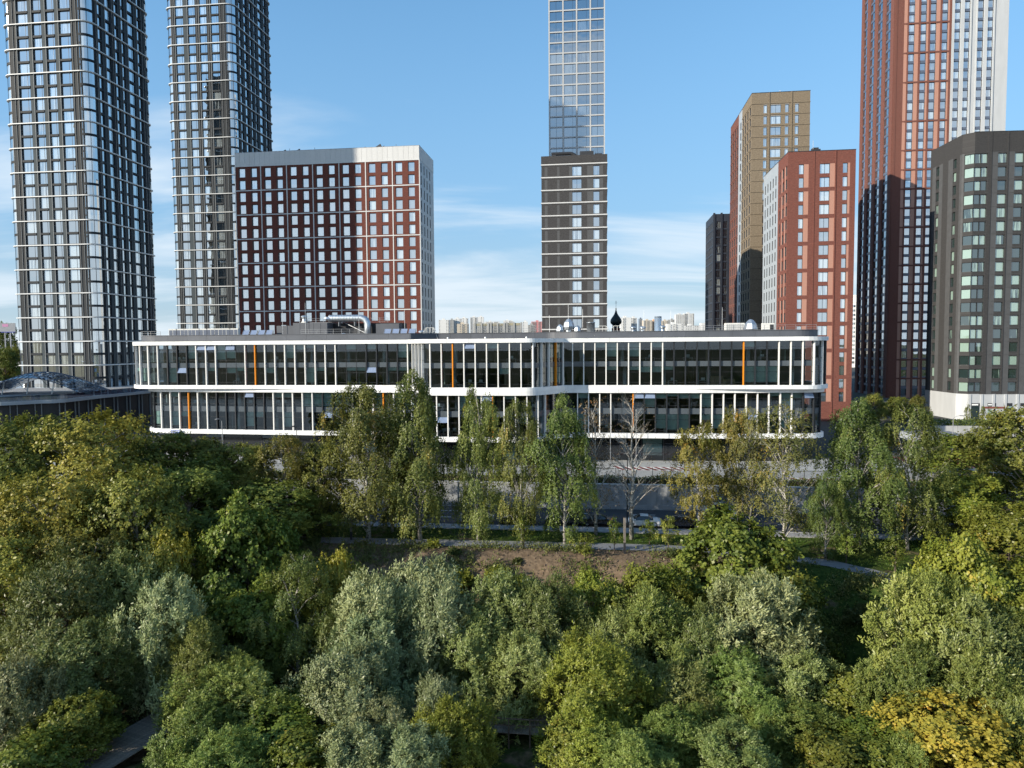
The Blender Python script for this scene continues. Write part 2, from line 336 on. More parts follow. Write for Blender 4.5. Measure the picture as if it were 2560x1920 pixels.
nv = len(gr)*len(gq); idx = np.arange(nv).reshape(len(gr), len(gq))
faces = np.stack([idx[:-1,:-1], idx[1:,:-1], idx[1:,1:], idx[:-1,1:]], -1).reshape(-1, 4)
me = bpy.data.meshes.new('ground'); me.from_pydata(np.stack([X, Y, ZZ], -1).reshape(-1, 3).tolist(), [], faces.tolist())
win = sstep((RR+40)/8.0)*(1-sstep((RR-9)/8.0))
soil = win*sstep((crest(RR)-QQ+1.5)/3.0)*(1-sstep((crest(RR)-QQ-9)/4.0)) + 0.12*(QQ < 64)
urban = (QQ > 99.65)*1.0
for nm, arr in (('soil', soil), ('urban', urban)):
    at = me.attributes.new(nm, 'FLOAT', 'POINT'); at.data.foreach_set('value', np.ascontiguousarray(arr.reshape(-1), dtype=np.float32))
me.polygons.foreach_set('use_smooth', [True]*len(me.polygons))
mt, n, l, out = nt('ground')
b = n.new('ShaderNodeBsdfPrincipled'); b.inputs['Roughness'].default_value = 0.95; b.inputs['Specular IOR Level'].default_value = 0.1
a1 = n.new('ShaderNodeAttribute'); a1.attribute_name = 'soil'; a2 = n.new('ShaderNodeAttribute'); a2.attribute_name = 'urban'
t = n.new('ShaderNodeTexCoord')
n1 = n.new('ShaderNodeTexNoise'); n1.inputs['Scale'].default_value = 0.22; n1.inputs['Detail'].default_value = 8; n1.inputs['Roughness'].default_value = 0.65; l.new(t.outputs['Object'], n1.inputs['Vector'])
n2 = n.new('ShaderNodeTexNoise'); n2.inputs['Scale'].default_value = 2.4; n2.inputs['Detail'].default_value = 6; l.new(t.outputs['Object'], n2.inputs['Vector'])
g = n.new('ShaderNodeValToRGB'); g.color_ramp.elements[0].position = 0.35; g.color_ramp.elements[0].color = (0.020, 0.040, 0.008, 1); g.color_ramp.elements[1].position = 0.7; g.color_ramp.elements[1].color = (0.062, 0.088, 0.018, 1); l.new(n2.outputs['Fac'], g.inputs[0])
d = n.new('ShaderNodeValToRGB'); d.color_ramp.elements[0].position = 0.3; d.color_ramp.elements[0].color = (0.095, 0.068, 0.045, 1); d.color_ramp.elements[1].position = 0.75; d.color_ramp.elements[1].color = (0.205, 0.150, 0.100, 1); l.new(n2.outputs['Fac'], d.inputs[0])
ad = n.new('ShaderNodeMath'); ad.operation = 'MULTIPLY_ADD'; ad.inputs[1].default_value = 1.0; ad.inputs[2].default_value = -0.53; l.new(n1.outputs['Fac'], ad.inputs[0])
a3 = n.new('ShaderNodeMath'); a3.operation = 'MULTIPLY_ADD'; a3.inputs[1].default_value = 0.62; l.new(a1.outputs['Fac'], a3.inputs[0]); l.new(ad.outputs[0], a3.inputs[2])
mr = n.new('ShaderNodeMapRange'); mr.inputs[1].default_value = 0.02; mr.inputs[2].default_value = 0.12; l.new(a3.outputs[0], mr.inputs[0])
mx = n.new('ShaderNodeMix'); mx.data_type = 'RGBA'; l.new(mr.outputs[0], mx.inputs['Factor']); l.new(g.outputs[0], mx.inputs['A']); l.new(d.outputs[0], mx.inputs['B'])
m2 = n.new('ShaderNodeMix'); m2.data_type = 'RGBA'; m2.inputs['B'].default_value = (0.085, 0.09, 0.085, 1); l.new(a2.outputs['Fac'], m2.inputs['Factor']); l.new(mx.outputs['Result'], m2.inputs['A'])
bp = n.new('ShaderNodeBump'); bp.inputs['Strength'].default_value = 0.6; bp.inputs['Distance'].default_value = 0.25; l.new(n2.outputs['Fac'], bp.inputs['Height']); l.new(bp.outputs[0], b.inputs['Normal'])
l.new(m2.outputs['Result'], b.inputs['Base Color']); l.new(b.outputs[0], out.inputs[0])
me.materials.append(mt); tag(link('ground', me), kind='structure')

mt, n, l, out = nt('river_water'); b = n.new('ShaderNodeBsdfPrincipled'); b.inputs['Base Color'].default_value = (0.012, 0.022, 0.020, 1); b.inputs['Roughness'].default_value = 0.08
t = n.new('ShaderNodeTexCoord'); nz = n.new('ShaderNodeTexNoise'); nz.inputs['Scale'].default_value = 0.6; nz.inputs['Detail'].default_value = 4; l.new(t.outputs['Object'], nz.inputs['Vector'])
bp = n.new('ShaderNodeBump'); bp.inputs['Strength'].default_value = 0.25; l.new(nz.outputs['Fac'], bp.inputs['Height']); l.new(bp.outputs[0], b.inputs['Normal']); l.new(b.outputs[0], out.inputs[0]); MATS['river_water'] = mt
w = MB(); w.quad((*road(-3000, -170), -7.6), (*road(3000, -170), -7.6), (*road(3000, 40), -7.6), (*road(-3000, 40), -7.6)); tag(w.build('river', 'river_water'), kind='structure')

def strip(name, pts, half, z, m, parent=None, kind='structure'):
    """flat strip along points in street coordinates"""
    s = MB(); L = []; 
    for i, p in enumerate(pts):
        a = Vector(pts[max(i-1, 0)]); c = Vector(pts[min(i+1, len(pts)-1)]); t = (c-a).normalized(); nn = Vector((-t.y, t.x))
        zl = z if not callable(z) else z(p)
        L.append(((*road(p[0]+nn.x*half, p[1]+nn.y*half), zl), (*road(p[0]-nn.x*half, p[1]-nn.y*half), zl)))
    for i in range(len(L)-1): s.quad(L[i][0], L[i][1], L[i+1][1], L[i+1][0])
    o = s.build(name, m, parent)
    if kind: tag(o, kind=kind)
    return o
def rbox(b, r0, r1, q0, q1, z0, z1, mi=0):
    b.prism([road(r0, q0), road(r1, q0), road(r1, q1), road(r0, q1)], z0, z1, mi)
road_o = strip('road', [(-160, 93.8), (160, 93.8)], 5.55, 0.012, 'asphalt')
for q, L0, gap in ((92.3, 3.0, 6.0), (95.9, 3.0, 6.0)):
    dm = MB(); dm.prism([(-1.5, -0.07), (1.5, -0.07), (1.5, 0.07), (-1.5, 0.07)], 0, 0.004); dmesh = dm.mesh('lane_dash', 'line_white')
    r = -66.0
    while r < 66:
        x, y = road(r, q); link('lane_dash', dmesh, road_o, (x, y, 0.014), YAW); r += L0+gap
strip('edge_line', [(-120, 99.0), (120, 99.0)], 0.06, 0.016, 'line_white', road_o, None)
wk = MB(); rbox(wk, -160, 160, 86.25, 88.05, -0.1, 0.12); tag(wk.build('pavement', 'paving'), kind='structure')
kb = MB(); km = None
for k in range(100):
    if km is None:
        kk = MB(); kk.box(-0.74, 0.74, -0.09, 0.09, -0.1, 0.15); km = kk.mesh('kerb_stone', 'kerb'); kroot = tag(link('kerb', None), kind='structure')
    x, y = road(-74.25+k*1.5, 88.15); link('kerb_stone', km, kroot, (x, y, 0), YAW)
PATH = [(-75,79.6),(-50,79.5),(-30,79.6),(-10,79.9),(0,80.1),(6.8,80.1),(11,79.6),(15,78.8),(20,77.8),(24,76.2),(27,73.5),(29,70.5),(30.5,67.5),(33,64)]
strip('footpath', PATH, 1.15, 0.05, 'path_paving')
strip('footpath_edging', [(p[0], p[1]+1.2) for p in PATH[:8]], 0.06, 0.075, 'kerb')
strip('crossing_path', [(12.5, 80.2), (12.6, 83), (13.2, 86.3)], 1.0, 0.047, 'paving')

# plaza in front of the office, with its painted hatching
pz = MB(); rbox(pz, -95, 72, 102.6, 125, 3.2, 3.31); plaza = tag(pz.build('plaza', 'concrete_light'), kind='structure')
def hatch(r0, r1, q0, q1, nst):
    dr = (r1-r0)/nst
    for i in range(nst):
        s = MB(); a = r0+i*dr; sk = 2.2*dr
        s.poly([(*road(a, q0), 3.318), (*road(a+dr, q0), 3.318), (*road(a+dr-sk, q1), 3.318), (*road(a-sk, q1), 3.318)])
        s.build('painted_stripe', 'line_red' if i % 2 else 'line_white', plaza)
hatch(3.0, 15.5, 111.5, 114.6, 20); hatch(28, 50, 103.6, 107.0, 26)
st = strip('plaza_step', [(-60, 108.6), (60, 108.6)], 0.10, 3.325, 'kerb', plaza, None)

# retaining wall between street and plaza
rw = thing('retaining_wall', 'long grey concrete retaining wall between the street and the office plaza', 'wall')
pm = MB(); pm.box(-1.99, 1.99, 0.0, 0.5, -0.3, 3.32); pm = pm.mesh('wall_panel', 'concrete')
for k in range(42):
    x, y = road(-82+k*4.0, 99.42); link('wall_panel', pm, rw, (x, y, 0), YAW)
cp_ = MB(); rbox(cp_, -84, 84, 99.36, 99.98, 3.322, 3.42); cp_.build('coping', 'concrete_light', rw)
bf = MB(); rbox(bf, -84, 84, 99.28, 99.415, -0.1, 0.55); bf.build('plinth', 'concrete', rw)

# fence on the wall
fn = thing('steel_fence', 'dark steel bar fence above the retaining wall and hedge', 'fence')
ps = MB(); ps.box(-0.04, 0.04, -0.04, 0.04, 0, 2.05); ps = ps.mesh('post', 'dark_metal')
for k in range(45):
    x, y = road(-60+k*2.6, 102.2); link('post', ps, fn, (x, y, 3.3), YAW)
for z in (3.55, 5.1):
    rl = MB(); rbox(rl, -60, 56, 102.18, 102.22, z, z+0.05); rl.build('rail', 'dark_metal', fn)
br = MB()
for k in range(880): rbox(br, -60+k*0.13, -60+k*0.13+0.02, 102.185, 102.215, 3.42, 5.3)
tag(br.build('bars', 'dark_metal', fn), kind='stuff')
# ------------------------------------------------------------------ the office building
def rounded(pts, rad):
    """polyline with rounded corners -> dense list of (x, y)"""
    out = [pts[0]]
    for i in range(1, len(pts)-1):
        p, a, b, r = pts[i], pts[i-1], pts[i+1], rad[i]
        ax, ay = a[0]-p[0], a[1]-p[1]; bx, by = b[0]-p[0], b[1]-p[1]
        la, lb = math.hypot(ax, ay), math.hypot(bx, by); ax, ay, bx, by = ax/la, ay/la, bx/lb, by/lb
        ang = math.acos(max(-1, min(1, ax*bx+ay*by))); t = r/math.tan(ang/2); n = max(3, int((math.pi-ang)/0.16)+1)
        mx, my = ax+bx, ay+by; lm = math.hypot(mx, my); c = (p[0]+mx/lm*r/math.sin(ang/2), p[1]+my/lm*r/math.sin(ang/2))
        s = (p[0]+ax*t, p[1]+ay*t); e = (p[0]+bx*t, p[1]+by*t)
        a0 = math.atan2(s[1]-c[1], s[0]-c[0]); a1 = math.atan2(e[1]-c[1], e[0]-c[0]); d = (a1-a0+math.pi) % (2*math.pi) - math.pi
        for k in range(n+1): out.append((c[0]+r*math.cos(a0+d*k/n), c[1]+r*math.sin(a0+d*k/n)))
    out.append(pts[-1]); return out
def path_len(path):
    L = [0.0]
    for a, b in zip(path, path[1:]): L.append(L[-1]+math.hypot(b[0]-a[0], b[1]-a[1]))
    return L
def path_at(path, L, s):
    for i in range(len(L)-1):
        if s <= L[i+1] or i == len(L)-2:
            d = L[i+1]-L[i]; f = (s-L[i])/d if d > 1e-9 else 0; a, b = path[i], path[i+1]; tx, ty = (b[0]-a[0])/max(d, 1e-9), (b[1]-a[1])/max(d, 1e-9)
            return (a[0]+(b[0]-a[0])*f, a[1]+(b[1]-a[1])*f, ty, -tx)
def cut_path(path, step):
    L = path_len(path); n = int(round(L[-1]/step)); return [path_at(path, L, L[-1]*k/n) for k in range(n+1)]
UP_P = [(-70.6,14),(-70.6,0),(-17.3,0),(-13.2,-6.8),(4.0,-6.8),(8.8,0),(51.6,0),(51.6,14)]; UP_R = [0,5.0,0.4,1.6,2.2,2.6,4.5,0]
LO_P = [(-68.2,14),(-68.2,1.5),(-36,0.06),(-17.3,0.06),(-13.2,-6.74),(4.0,-6.74),(8.8,0.06),(30,0.06),(51.2,1.7),(51.2,14)]; LO_R = [0,4.0,30,0.4,1.6,2.2,2.6,30,3.5,0]
UP_F = "WWWWWWWWWWWDDDWWWNNWOWWWWWWWWNNDDDDWWWWWWWOWWWWWWWWWOWWWWWWWWWWDDDDDDODDWWWWWDDWWWWW"
LO_F = "WWWWWDDDWWWOWWDDDDDDWWWWWDDDWWWOWWWWWWWWWWWWOWWWWWDDDWWWWNODDDDDWWWWWWWWWDDDDDDDDD"
rng = random.Random(5)
OFF = thing('office_building', 'long low office block with white bands, dark glass and white fins', 'building', (0, 119.9, 0), YAW)
def offset(path, d):
    """shift a dense path outwards by d"""
    out = []
    for i, p in enumerate(path):
        a = path[max(i-1, 0)]; b = path[min(i+1, len(path)-1)]; tx, ty = b[0]-a[0], b[1]-a[1]; L = math.hypot(tx, ty) or 1
        out.append((p[0]+ty/L*d, p[1]-tx/L*d))
    return out
def sub_path(path, L, s0, s1):
    a = path_at(path, L, s0); b = path_at(path, L, s1)
    return [(a[0], a[1])] + [p for p, s in zip(path, L) if s0+1e-4 < s < s1-1e-4] + [(b[0], b[1])]
def ribbon(seg, d0, d1, z0, z1):
    """solid strip along a path piece between offsets d0 (inner) and d1 (outer)"""
    b = MB(); o = offset(seg, d1); i = offset(seg, d0); n = len(seg)
    for k in range(n-1):
        b.quad((*o[k], z0), (*o[k+1], z0), (*o[k+1], z1), (*o[k], z1))
        b.quad((*o[k], z1), (*o[k+1], z1), (*i[k+1], z1), (*i[k], z1)); b.quad((*i[k], z0), (*i[k+1], z0), (*o[k+1], z0), (*o[k], z0))
    for k in (0, n-1): b.quad((*o[k], z0), (*o[k], z1), (*i[k], z1), (*i[k], z0))
    return b
def cuts_of(path, step):
    L = path_len(path); n = int(round(L[-1]/step)); return L, [L[-1]*k/n for k in range(n+1)]
def band(path, name, d0, d1, z0, z1, m, step, gap=0.012):
    L, C_ = cuts_of(path, step)
    for a, b in zip(C_, C_[1:]):
        ribbon(sub_path(path, L, a+gap, b-gap), d0, d1, z0, z1).build(name, m, OFF)
UPp = rounded(UP_P, UP_R); LOp = rounded(LO_P, LO_R)
PAR = rounded([(-69.6,14),(-69.6,0.55),(-17.6,0.55),(-13.5,3.6),(6.5,3.6),(10.5,0.55),(50.6,0.55),(50.6,14)], [0,4.6,0.2,1.5,3,3,4.2,0])
GRp = rounded([(-66,14),(-66,3.2),(-36,1.9),(-17.3,1.9),(-13.2,-4.6),(4.0,-4.6),(8.8,1.9),(30,1.9),(49,3.2),(49,14)], [0,3,20,.4,1.6,2.2,2.6,20,3,0])
# bands: each cladding panel a piece of its own
band(UPp, 'fascia_panel', -0.3, 0.62, 23.35, 24.0, 'white_panel', 3.68)
band(PAR, 'parapet_panel', -0.3, 0.0, 24.0, 25.05, 'charcoal_panel', 3.68)
ribbon(PAR, -0.45, 0.08, 25.05, 25.13).build('parapet_cap', 'charcoal_panel', OFF)
band(UPp, 'floor_band_panel', -0.3, 0.62, 15.56, 16.2, 'white_panel', 3.68)
band(LOp, 'lower_band_panel', -0.3, 0.66, 14.93, 15.55, 'white_panel', 3.68)
band(LOp, 'plinth_band_panel', -0.3, 0.64, 7.43, 8.2, 'white_panel', 3.68)
# a storey pair: glass, spandrel, fins
finmesh = {}
def fin(kind, h):
    if (kind, h) not in finmesh:
        b = MB()
        if kind in 'WO': b.box(-0.085, 0.085, -0.36, 0.10, 0, h)
        elif kind == 'D': b.box(-0.09, 0.09, -0.30, 0.06, 0, h)
        else: b.box(-0.03, 0.03, -0.05, 0.05, 0, h)
        finmesh[kind, h] = b.mesh('fin', {'W': 'white_fin', 'O': 'orange_fin', 'D': 'dark_fin', 'N': 'frame_dark'}[kind])
    return finmesh[kind, h]
def level(path, fins, z0, z1, sp0, sp1, seed):
    rg = random.Random(seed); L, C_ = cuts_of(path, 1.84); nm = {'W': 'white_fin', 'O': 'orange_fin', 'D': 'dark_fin', 'N': 'mullion'}
    for k, s in enumerate(C_):
        x, y, nx, ny = path_at(path, L, s)
        if y > 9: continue
        link(nm[fins[k]], fin(fins[k], z1-z0), OFF, (x, y, z0), math.atan2(ny, nx)+math.pi/2)
    blind_run = 0
    for k in range(len(C_)-1):
        seg = sub_path(path, L, C_[k]+0.02, C_[k+1]-0.02)
        if min(p[1] for p in seg) > 9: continue
        for a, b in ((z0, sp0), (sp1, z1)):
            g = MB(); 
            for p, q in zip(seg, seg[1:]): g.quad((*p, a), (*q, a), (*q, b), (*p, b))
            pane = g.build('glass_pane', 'glass_office', OFF)
            x, y, nx, ny = path_at(path, L, (C_[k]+C_[k+1])/2); rz = math.atan2(ny, nx)+math.pi/2
            t = MB(); zt = b-0.95; t.box(-0.9, 0.9, -0.04, 0.05, zt-0.025, zt+0.025); t.box(-0.9, 0.9, -0.04, 0.05, a+0.42, a+0.46)
            t.build('transom', 'frame_dark', pane, (x, y, 0), rz)
            if rg.random() < 0.07 and abs(nx) < 0.4:            # tilted open vent
                v = MB(); v.quad((-0.84, -0.34, zt+0.04), (0.84, -0.34, zt+0.04), (0.78, -0.06, b-0.04), (-0.78, -0.06, b-0.04)); v.quad((-0.78, -0.30, zt+0.02), (0.78, -0.30, zt+0.02), (0.78, -0.04, b-0.06), (-0.78, -0.04, b-0.06))
                v.build('vent', 'glass_vent', pane, (x, y, 0), rz)
            if blind_run > 0 or rg.random() < 0.2:
                if blind_run <= 0: blind_run = rg.choice([1, 1, 2, 3, 4])
                blind_run -= 1; drop = rg.choice([0.6, 1.0, 2.4, 2.6])
                w = MB(); w.box(-0.87, 0.87, 0.16, 0.18, max(a+0.1, b-drop), b-0.02); w.build('blind', 'blind', pane, (x, y, 0), rz)
        g = MB()
        for p, q in zip(offset(seg, 0.012), offset(seg, 0.012)[1:]): g.quad((*p, sp0), (*q, sp0), (*q, sp1), (*p, sp1))
        g.build('spandrel', 'glass_spandrel', OFF)
level(UPp, UP_F, 16.2, 23.35, 19.3, 20.15, 11)
level(LOp, LO_F, 8.2, 14.93, 11.4, 12.35, 23)
# floors, ceilings and the core seen through the glass
def plate(path, d, z0, z1, name, m):
    p = offset(path, d); ring = [q for q in p] ; b = MB(); b.prism(ring, z0, z1); return b.build(name, m, OFF)
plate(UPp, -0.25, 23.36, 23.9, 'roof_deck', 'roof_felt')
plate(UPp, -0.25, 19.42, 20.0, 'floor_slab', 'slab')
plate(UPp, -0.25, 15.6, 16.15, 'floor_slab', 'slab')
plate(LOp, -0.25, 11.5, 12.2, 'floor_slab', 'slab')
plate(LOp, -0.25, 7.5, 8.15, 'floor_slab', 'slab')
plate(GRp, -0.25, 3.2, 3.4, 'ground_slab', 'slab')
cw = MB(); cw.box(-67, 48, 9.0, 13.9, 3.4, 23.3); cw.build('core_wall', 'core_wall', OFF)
bw_ = MB(); bw_.box(-70.4, 51.4, 14.0, 34, 3.3, 24.6); bw_.build('rear_wing', ['charcoal_panel'], OFF)
for zf, ht, off in ((20.0, 3.3, 0), (16.15, 3.25, 1), (12.2, 2.7, 2), (8.15, 3.3, 3)):
    for k in range(17):
        x = -64+k*6.9; y = 2.4 if not -15 < x < 6 else -4.2
        c = MB(); c.lathe([(0.33, 0), (0.33, ht)], 12); c.build('column', rng.choice(['off_white', 'off_white', 'cardboard']), OFF, True, (x+rng.uniform(-.4, .4), y, zf))
    for k in range(20):                                    # partition walls across the open floors
        x = rng.uniform(-66, 48); p = MB(); p.box(0, 0.12, 3.2, 9, 0, ht); p.build('partition', rng.choice(['blind', 'core_wall', 'off_white']), OFF, None, (x, 0, zf))
    desk = MB(); desk.box(-0.75, 0.75, -0.38, 0.38, 0.70, 0.74); desk.box(-0.72, -0.68, -0.3, 0.3, 0, 0.7); desk.box(0.68, 0.72, -0.3, 0.3, 0, 0.7); desk.box(-0.3, 0.3, 0.05, 0.09, 0.8, 1.2); desk = desk.mesh('desk', 'off_white')
    flo = ['top', 'second from top', 'third from top', 'lowest glazed'][off]
    for k, x in enumerate(sorted(rng.uniform(-62, 46) for _ in range(9))):
        y_ = 1.5 if not -18 < x < 9 else -4.6
        tag(link('desk', desk, None, (x*CY - y_*SY, 119.9 + x*SY + y_*CY, zf), YAW), '%s white desk from the left on the %s office floor' % (nth(k+1), flo), 'desk', 'desks on the office floors')
bx_ = MB(); bx_.box(-0.3, 0.3, -0.25, 0.25, 0, 0.5); bxm = bx_.mesh('cardboard_box', 'cardboard')
for k in range(15):                                        # cartons stacked behind the glass
    col = k % 6; row = k//6; x = 33.2+col*0.66+rng.uniform(-.05, .05); y = 1.2
    tag(link('cardboard_box', bxm, None, (OFF.location.x + x*CY - y*SY, OFF.location.y + x*SY + y*CY, 16.15+row*0.5), YAW+rng.uniform(-.08, .08)), 'brown carton behind the glass, %s from the left in the %s row' % (nth(col+1), ['bottom', 'middle', 'top'][row]), 'box', 'cartons piled behind the glass')
# ground floor
L, C_ = cuts_of(GRp, 3.68)
for k in range(len(C_)-1):
    seg = sub_path(GRp, L, C_[k]+0.04, C_[k+1]-0.04)
    if min(p[1] for p in seg) > 9: continue
    g = MB()
    for p, q in zip(seg, seg[1:]): g.quad((*p, 3.4), (*q, 3.4), (*q, 7.3), (*p, 7.3))
    pane = g.build('shopfront_pane', 'glass_office' if rng.random() < 0.45 else 'glass_dark', OFF)
    x, y, nx, ny = path_at(GRp, L, C_[k]); t = MB(); t.box(-0.05, 0.05, -0.08, 0.08, 3.4, 7.3); t.build('mullion', 'frame_dark', OFF, None, (x, y, 0), math.atan2(ny, nx)+math.pi/2)
    x, y, nx, ny = path_at(GRp, L, (C_[k]+C_[k+1])/2); t = MB(); t.box(-1.7, 1.7, -0.05, 0.05, 6.2, 6.26); t.box(-1.7, 1.7, -0.05, 0.05, 4.6, 4.65); t.build('transom', 'frame_dark', pane, (x, y, 0), math.atan2(ny, nx)+math.pi/2)
    if rng.random() < 0.25: w = MB(); w.box(-1.6, 1.6, 0.2, 0.22, 4.2, 7.2); w.build('blind', 'blind', pane, (x, y, 0), math.atan2(ny, nx)+math.pi/2)
# blue street plate on the lowest band
pl = MB(); pl.box(-1.0, 1.0, -0.03, 0.03, -0.2, 0.2); mat('sign_blue', (0.03, 0.10, 0.42), 0.4)
sg = pl.build('street_plate', 'sign_blue', None, loc=(OFF.location.x-61.2*CY-0.3*SY*0, OFF.location.y-61.2*SY+0.25, 7.78), rotz=YAW)
tag(sg, 'small blue street name plate on the lowest white band of the office', 'sign')
ln = MB()
for x0, x1 in ((-0.9,-0.72),(-0.68,-0.5),(-0.42,-0.2),(-0.16,0.05),(0.1,0.3),(0.36,0.6),(0.68,0.9)): ln.box(x0, x1, -0.036, -0.03, -0.06, 0.08)
ln.build('lettering', 'white_panel', sg)
# roof equipment -------------------------------------------------------------
def on_roof(x, y, z=0.0): return (x*CY - y*SY, 119.9 + x*SY + y*CY, 23.9+z)
def roof_thing(name, label, cat, x, y, z=0.0, group=None): return thing(name, label, cat, on_roof(x, y, z), YAW, group)
def railing(name, label, x0, x1, y, h=1.15, z=0.0, m='grey_metal', step=1.6, nrail=3):
    t = roof_thing(name, label, 'railing', x0, y, z); n = max(2, int(round((x1-x0)/step))+1)
    pm_ = MB(); pm_.box(-0.025, 0.025, -0.025, 0.025, 0, h); pm_ = pm_.mesh('post', m)
    for k in range(n): link('post', pm_, t, ((x1-x0)*k/(n-1), 0, 0))
    for k in range(nrail): b = MB(); b.box(0, x1-x0, -0.02, 0.02, h-0.04-k*0.36, h-k*0.36); b.build('rail', m, t)
    return t
railing('roof_railing', 'thin metal railing at the left end of the office roof', -69.0, -65.2, 2.6, 2.0)
railing('roof_railing', 'thin metal railing in front of the dark roof plant room', -38, -26, 2.0, 2.1)
railing('roof_railing', 'thin metal railing along the right end of the office roof', 27, 50, 2.8, 2.1)
railing('roof_railing', 'low metal railing behind the centre of the office roof', -9, 4, 8, 2.0)
ac = MB(); ac.box(-0.8, 0.8, -0.45, 0.45, 0.35, 2.3)
acg = MB()
for s in (-0.38, 0.38): acg.box(s-0.33, s+0.33, -0.47, -0.45, 0.55, 2.15)
acl = MB()
for s in (-0.7, 0.7): acl.box(s-0.06, s+0.06, -0.4, 0.4, 0, 0.35)
act = MB(); act.box(-0.9, 0.9, -0.49, 0.49, 2.3, 2.38)
acm = [ac.mesh('casing', 'off_white'), acg.mesh('grille', 'spandrel_blue'), acl.mesh('foot', 'grey_metal'), act.mesh('cap', 'off_white')]
ords = ['first', 'second', 'third', 'fourth', 'fifth', 'sixth', 'seventh', 'eighth', 'ninth']
for k in range(9):
    t = roof_thing('air_conditioning_unit', 'off-white air conditioning cabinet on the office roof, %s in the row from the left' % ords[k], 'air conditioner', -64.0+k*1.5, 5.0, 0.1, 'air conditioning units on the office roof')
    for nm, me_ in zip(('casing', 'grille', 'foot', 'cap'), acm): link(nm, me_, t)
pr = roof_thing('plant_room', 'dark grey box-shaped plant room on the office roof', 'plant room', -41.2, 6)
sbox('side_block', 'charcoal_panel', pr, -3.2, 0, 0, 5, 0, 2.9); sbox('front_block', 'charcoal_panel', pr, 0.02, 6.6, -0.1, 5, 0, 3.4); sbox('rear_block', 'black_panel', pr, 6.62, 19.5, 2.6, 7, 0, 3.3); sbox('stair_block', 'charcoal_panel', pr, 15.5, 19.8, 0.6, 2.58, 0, 3.1)
for k in range(5): sbox('cladding_panel', 'charcoal_panel', pr, 0.1+k*1.3, 1.35+k*1.3, -0.14, -0.1, 0.1, 3.3)
b = MB(); b.bar((8.5, 2.5, 3.6), (15.3, 0.7, 0.6), 0.12); b.build('stair_string', 'grey_metal', pr)
railing('plant_room_railing', 'thin railing on top of the roof plant room', -41, -24, 8.5, 0.9, 3.35)
du = roof_thing('ventilation_duct', 'thick silver ribbed ventilation duct with an elbow on the office roof', 'duct', -34.9, 7.5, 3.45)
b = MB(); P_ = [(0, 0, 0.8), (0.3, 0, 0.75), (6.2, 0, 0.75), (6.9, 0, 0.5), (7.3, 0, -0.1), (7.35, 0, -0.9), (7.35, 0, -4.0)]
b.tube(P_, 0.62, 14); b.build('pipe', 'galvanised', du, True)
for k in range(10):
    b = MB(); b.tube([(0.8+k*0.55, 0, 0.75), (0.86+k*0.55, 0, 0.75)], 0.66, 14); b.build('rib', 'galvanised', du)
b = MB(); b.lathe([(0.2, 0), (0.95, 0.1), (0.72, 0.5)], 12); b.build('inlet_flare', 'galvanised', du, loc=(-0.2, 0, 0.5))
for s in (2, 5): sbox('support', 'grey_metal', du, s-0.05, s+0.05, -0.5, 0.5, -0.7, 0.1)
def cowl(label, x, y, z, s, kind):
    t = roof_thing('roof_fan', label, 'vent', x, y, z)
    if kind == 'fan':
        b = MB(); b.lathe([(0.42*s, 0), (0.42*s, 0.9*s)], 14); b.build('stack', 'galvanised', t, True)
        b = MB(); b.lathe([(0.5*s, 0.9*s), (0.75*s, 1.0*s), (0.75*s, 1.12*s), (0.45*s, 1.4*s), (0.1*s, 1.45*s)], 14); b.build('cap', 'galvanised', t)
        sbox('base', 'off_white', t, -0.5*s, 0.5*s, -0.5*s, 0.5*s, -0.35*s, 0)
    elif kind == 'hood':
        b = MB(); b.lathe([(0.85*s, 0), (1.0*s, 0.5*s), (0.8*s, 1.2*s), (0.35*s, 1.75*s), (0.06*s, 1.85*s)], 8); b.build('hood', 'galvanised', t)
        b = MB(); b.lathe([(0.5*s, -0.9*s), (0.5*s, 0)], 10); b.build('neck', 'galvanised', t)
    else:
        b = MB(); b.lathe([(0.7*s, 0), (0.7*s, 2.2*s), (0.74*s, 2.2*s), (0.74*s, 2.3*s)], 16); b.build('drum', 'galvanised', t, True)
    return t
cowl('silver mushroom roof fan on top of the plant room', -40.0, 8.2, 3.7, 0.8, 'fan')
cowl('silver mushroom roof fan beside the skylights of the office roof', -16.7, 4.5, 0.7, 0.75, 'fan')
cowl('small white vent stack in front of the plant room', -30.5, 3.0, 0.7, 0.5, 'fan')
cowl('smallest silver pointed roof hood, left of the tallest one', 7.9, 5, 1.2, 0.75, 'hood')
cowl('tallest silver pointed roof hood in front of the dark tower', 9.4, 5, 1.7, 1.0, 'hood')
cowl('silver pointed roof hood right of the tallest one', 10.9, 5, 1.1, 0.7, 'hood')
cowl('upright silver drum on the office roof beside the pointed hoods', 13.2, 5, 0.6, 1.0, 'drum')
cowl('silver roof fan just right of the church dome', 20.5, 6, 1.1, 0.75, 'fan')
cowl('silver roof fan in front of the far beige flats', 22.1, 6, 1.0, 0.8, 'fan')
cowl('large silver roof hood in front of the white and red towers', 40.0, 5, 0.9, 1.2, 'hood')
cowl('flat topped silver roof fan before the distant glass cylinder', 25.6, 7, 1.2, 0.75, 'fan')
t = roof_thing('air_handling_unit', 'long pale louvred air handling unit on the right of the office roof', 'air conditioner', 36.4, 8, 0.4); sbox('casing', 'off_white', t, 0, 3.2, 0, 1.4, 0, 2.2); 
for k in range(9): sbox('louvre', 'grey_metal', t, 0.2+k*0.33, 0.32+k*0.33, -0.03, 0, 0.3, 2.0)
t = roof_thing('air_handling_unit', 'white box unit with fan grille at the right end of the office roof', 'air conditioner', 42.7, 4, 0.4); sbox('casing', 'off_white', t, -1.0, 0.9, 0, 0.9, 0, 2.0); sbox('grille', 'dark_metal', t, 0.2, 0.8, -0.03, 0, 0.3, 1.8)
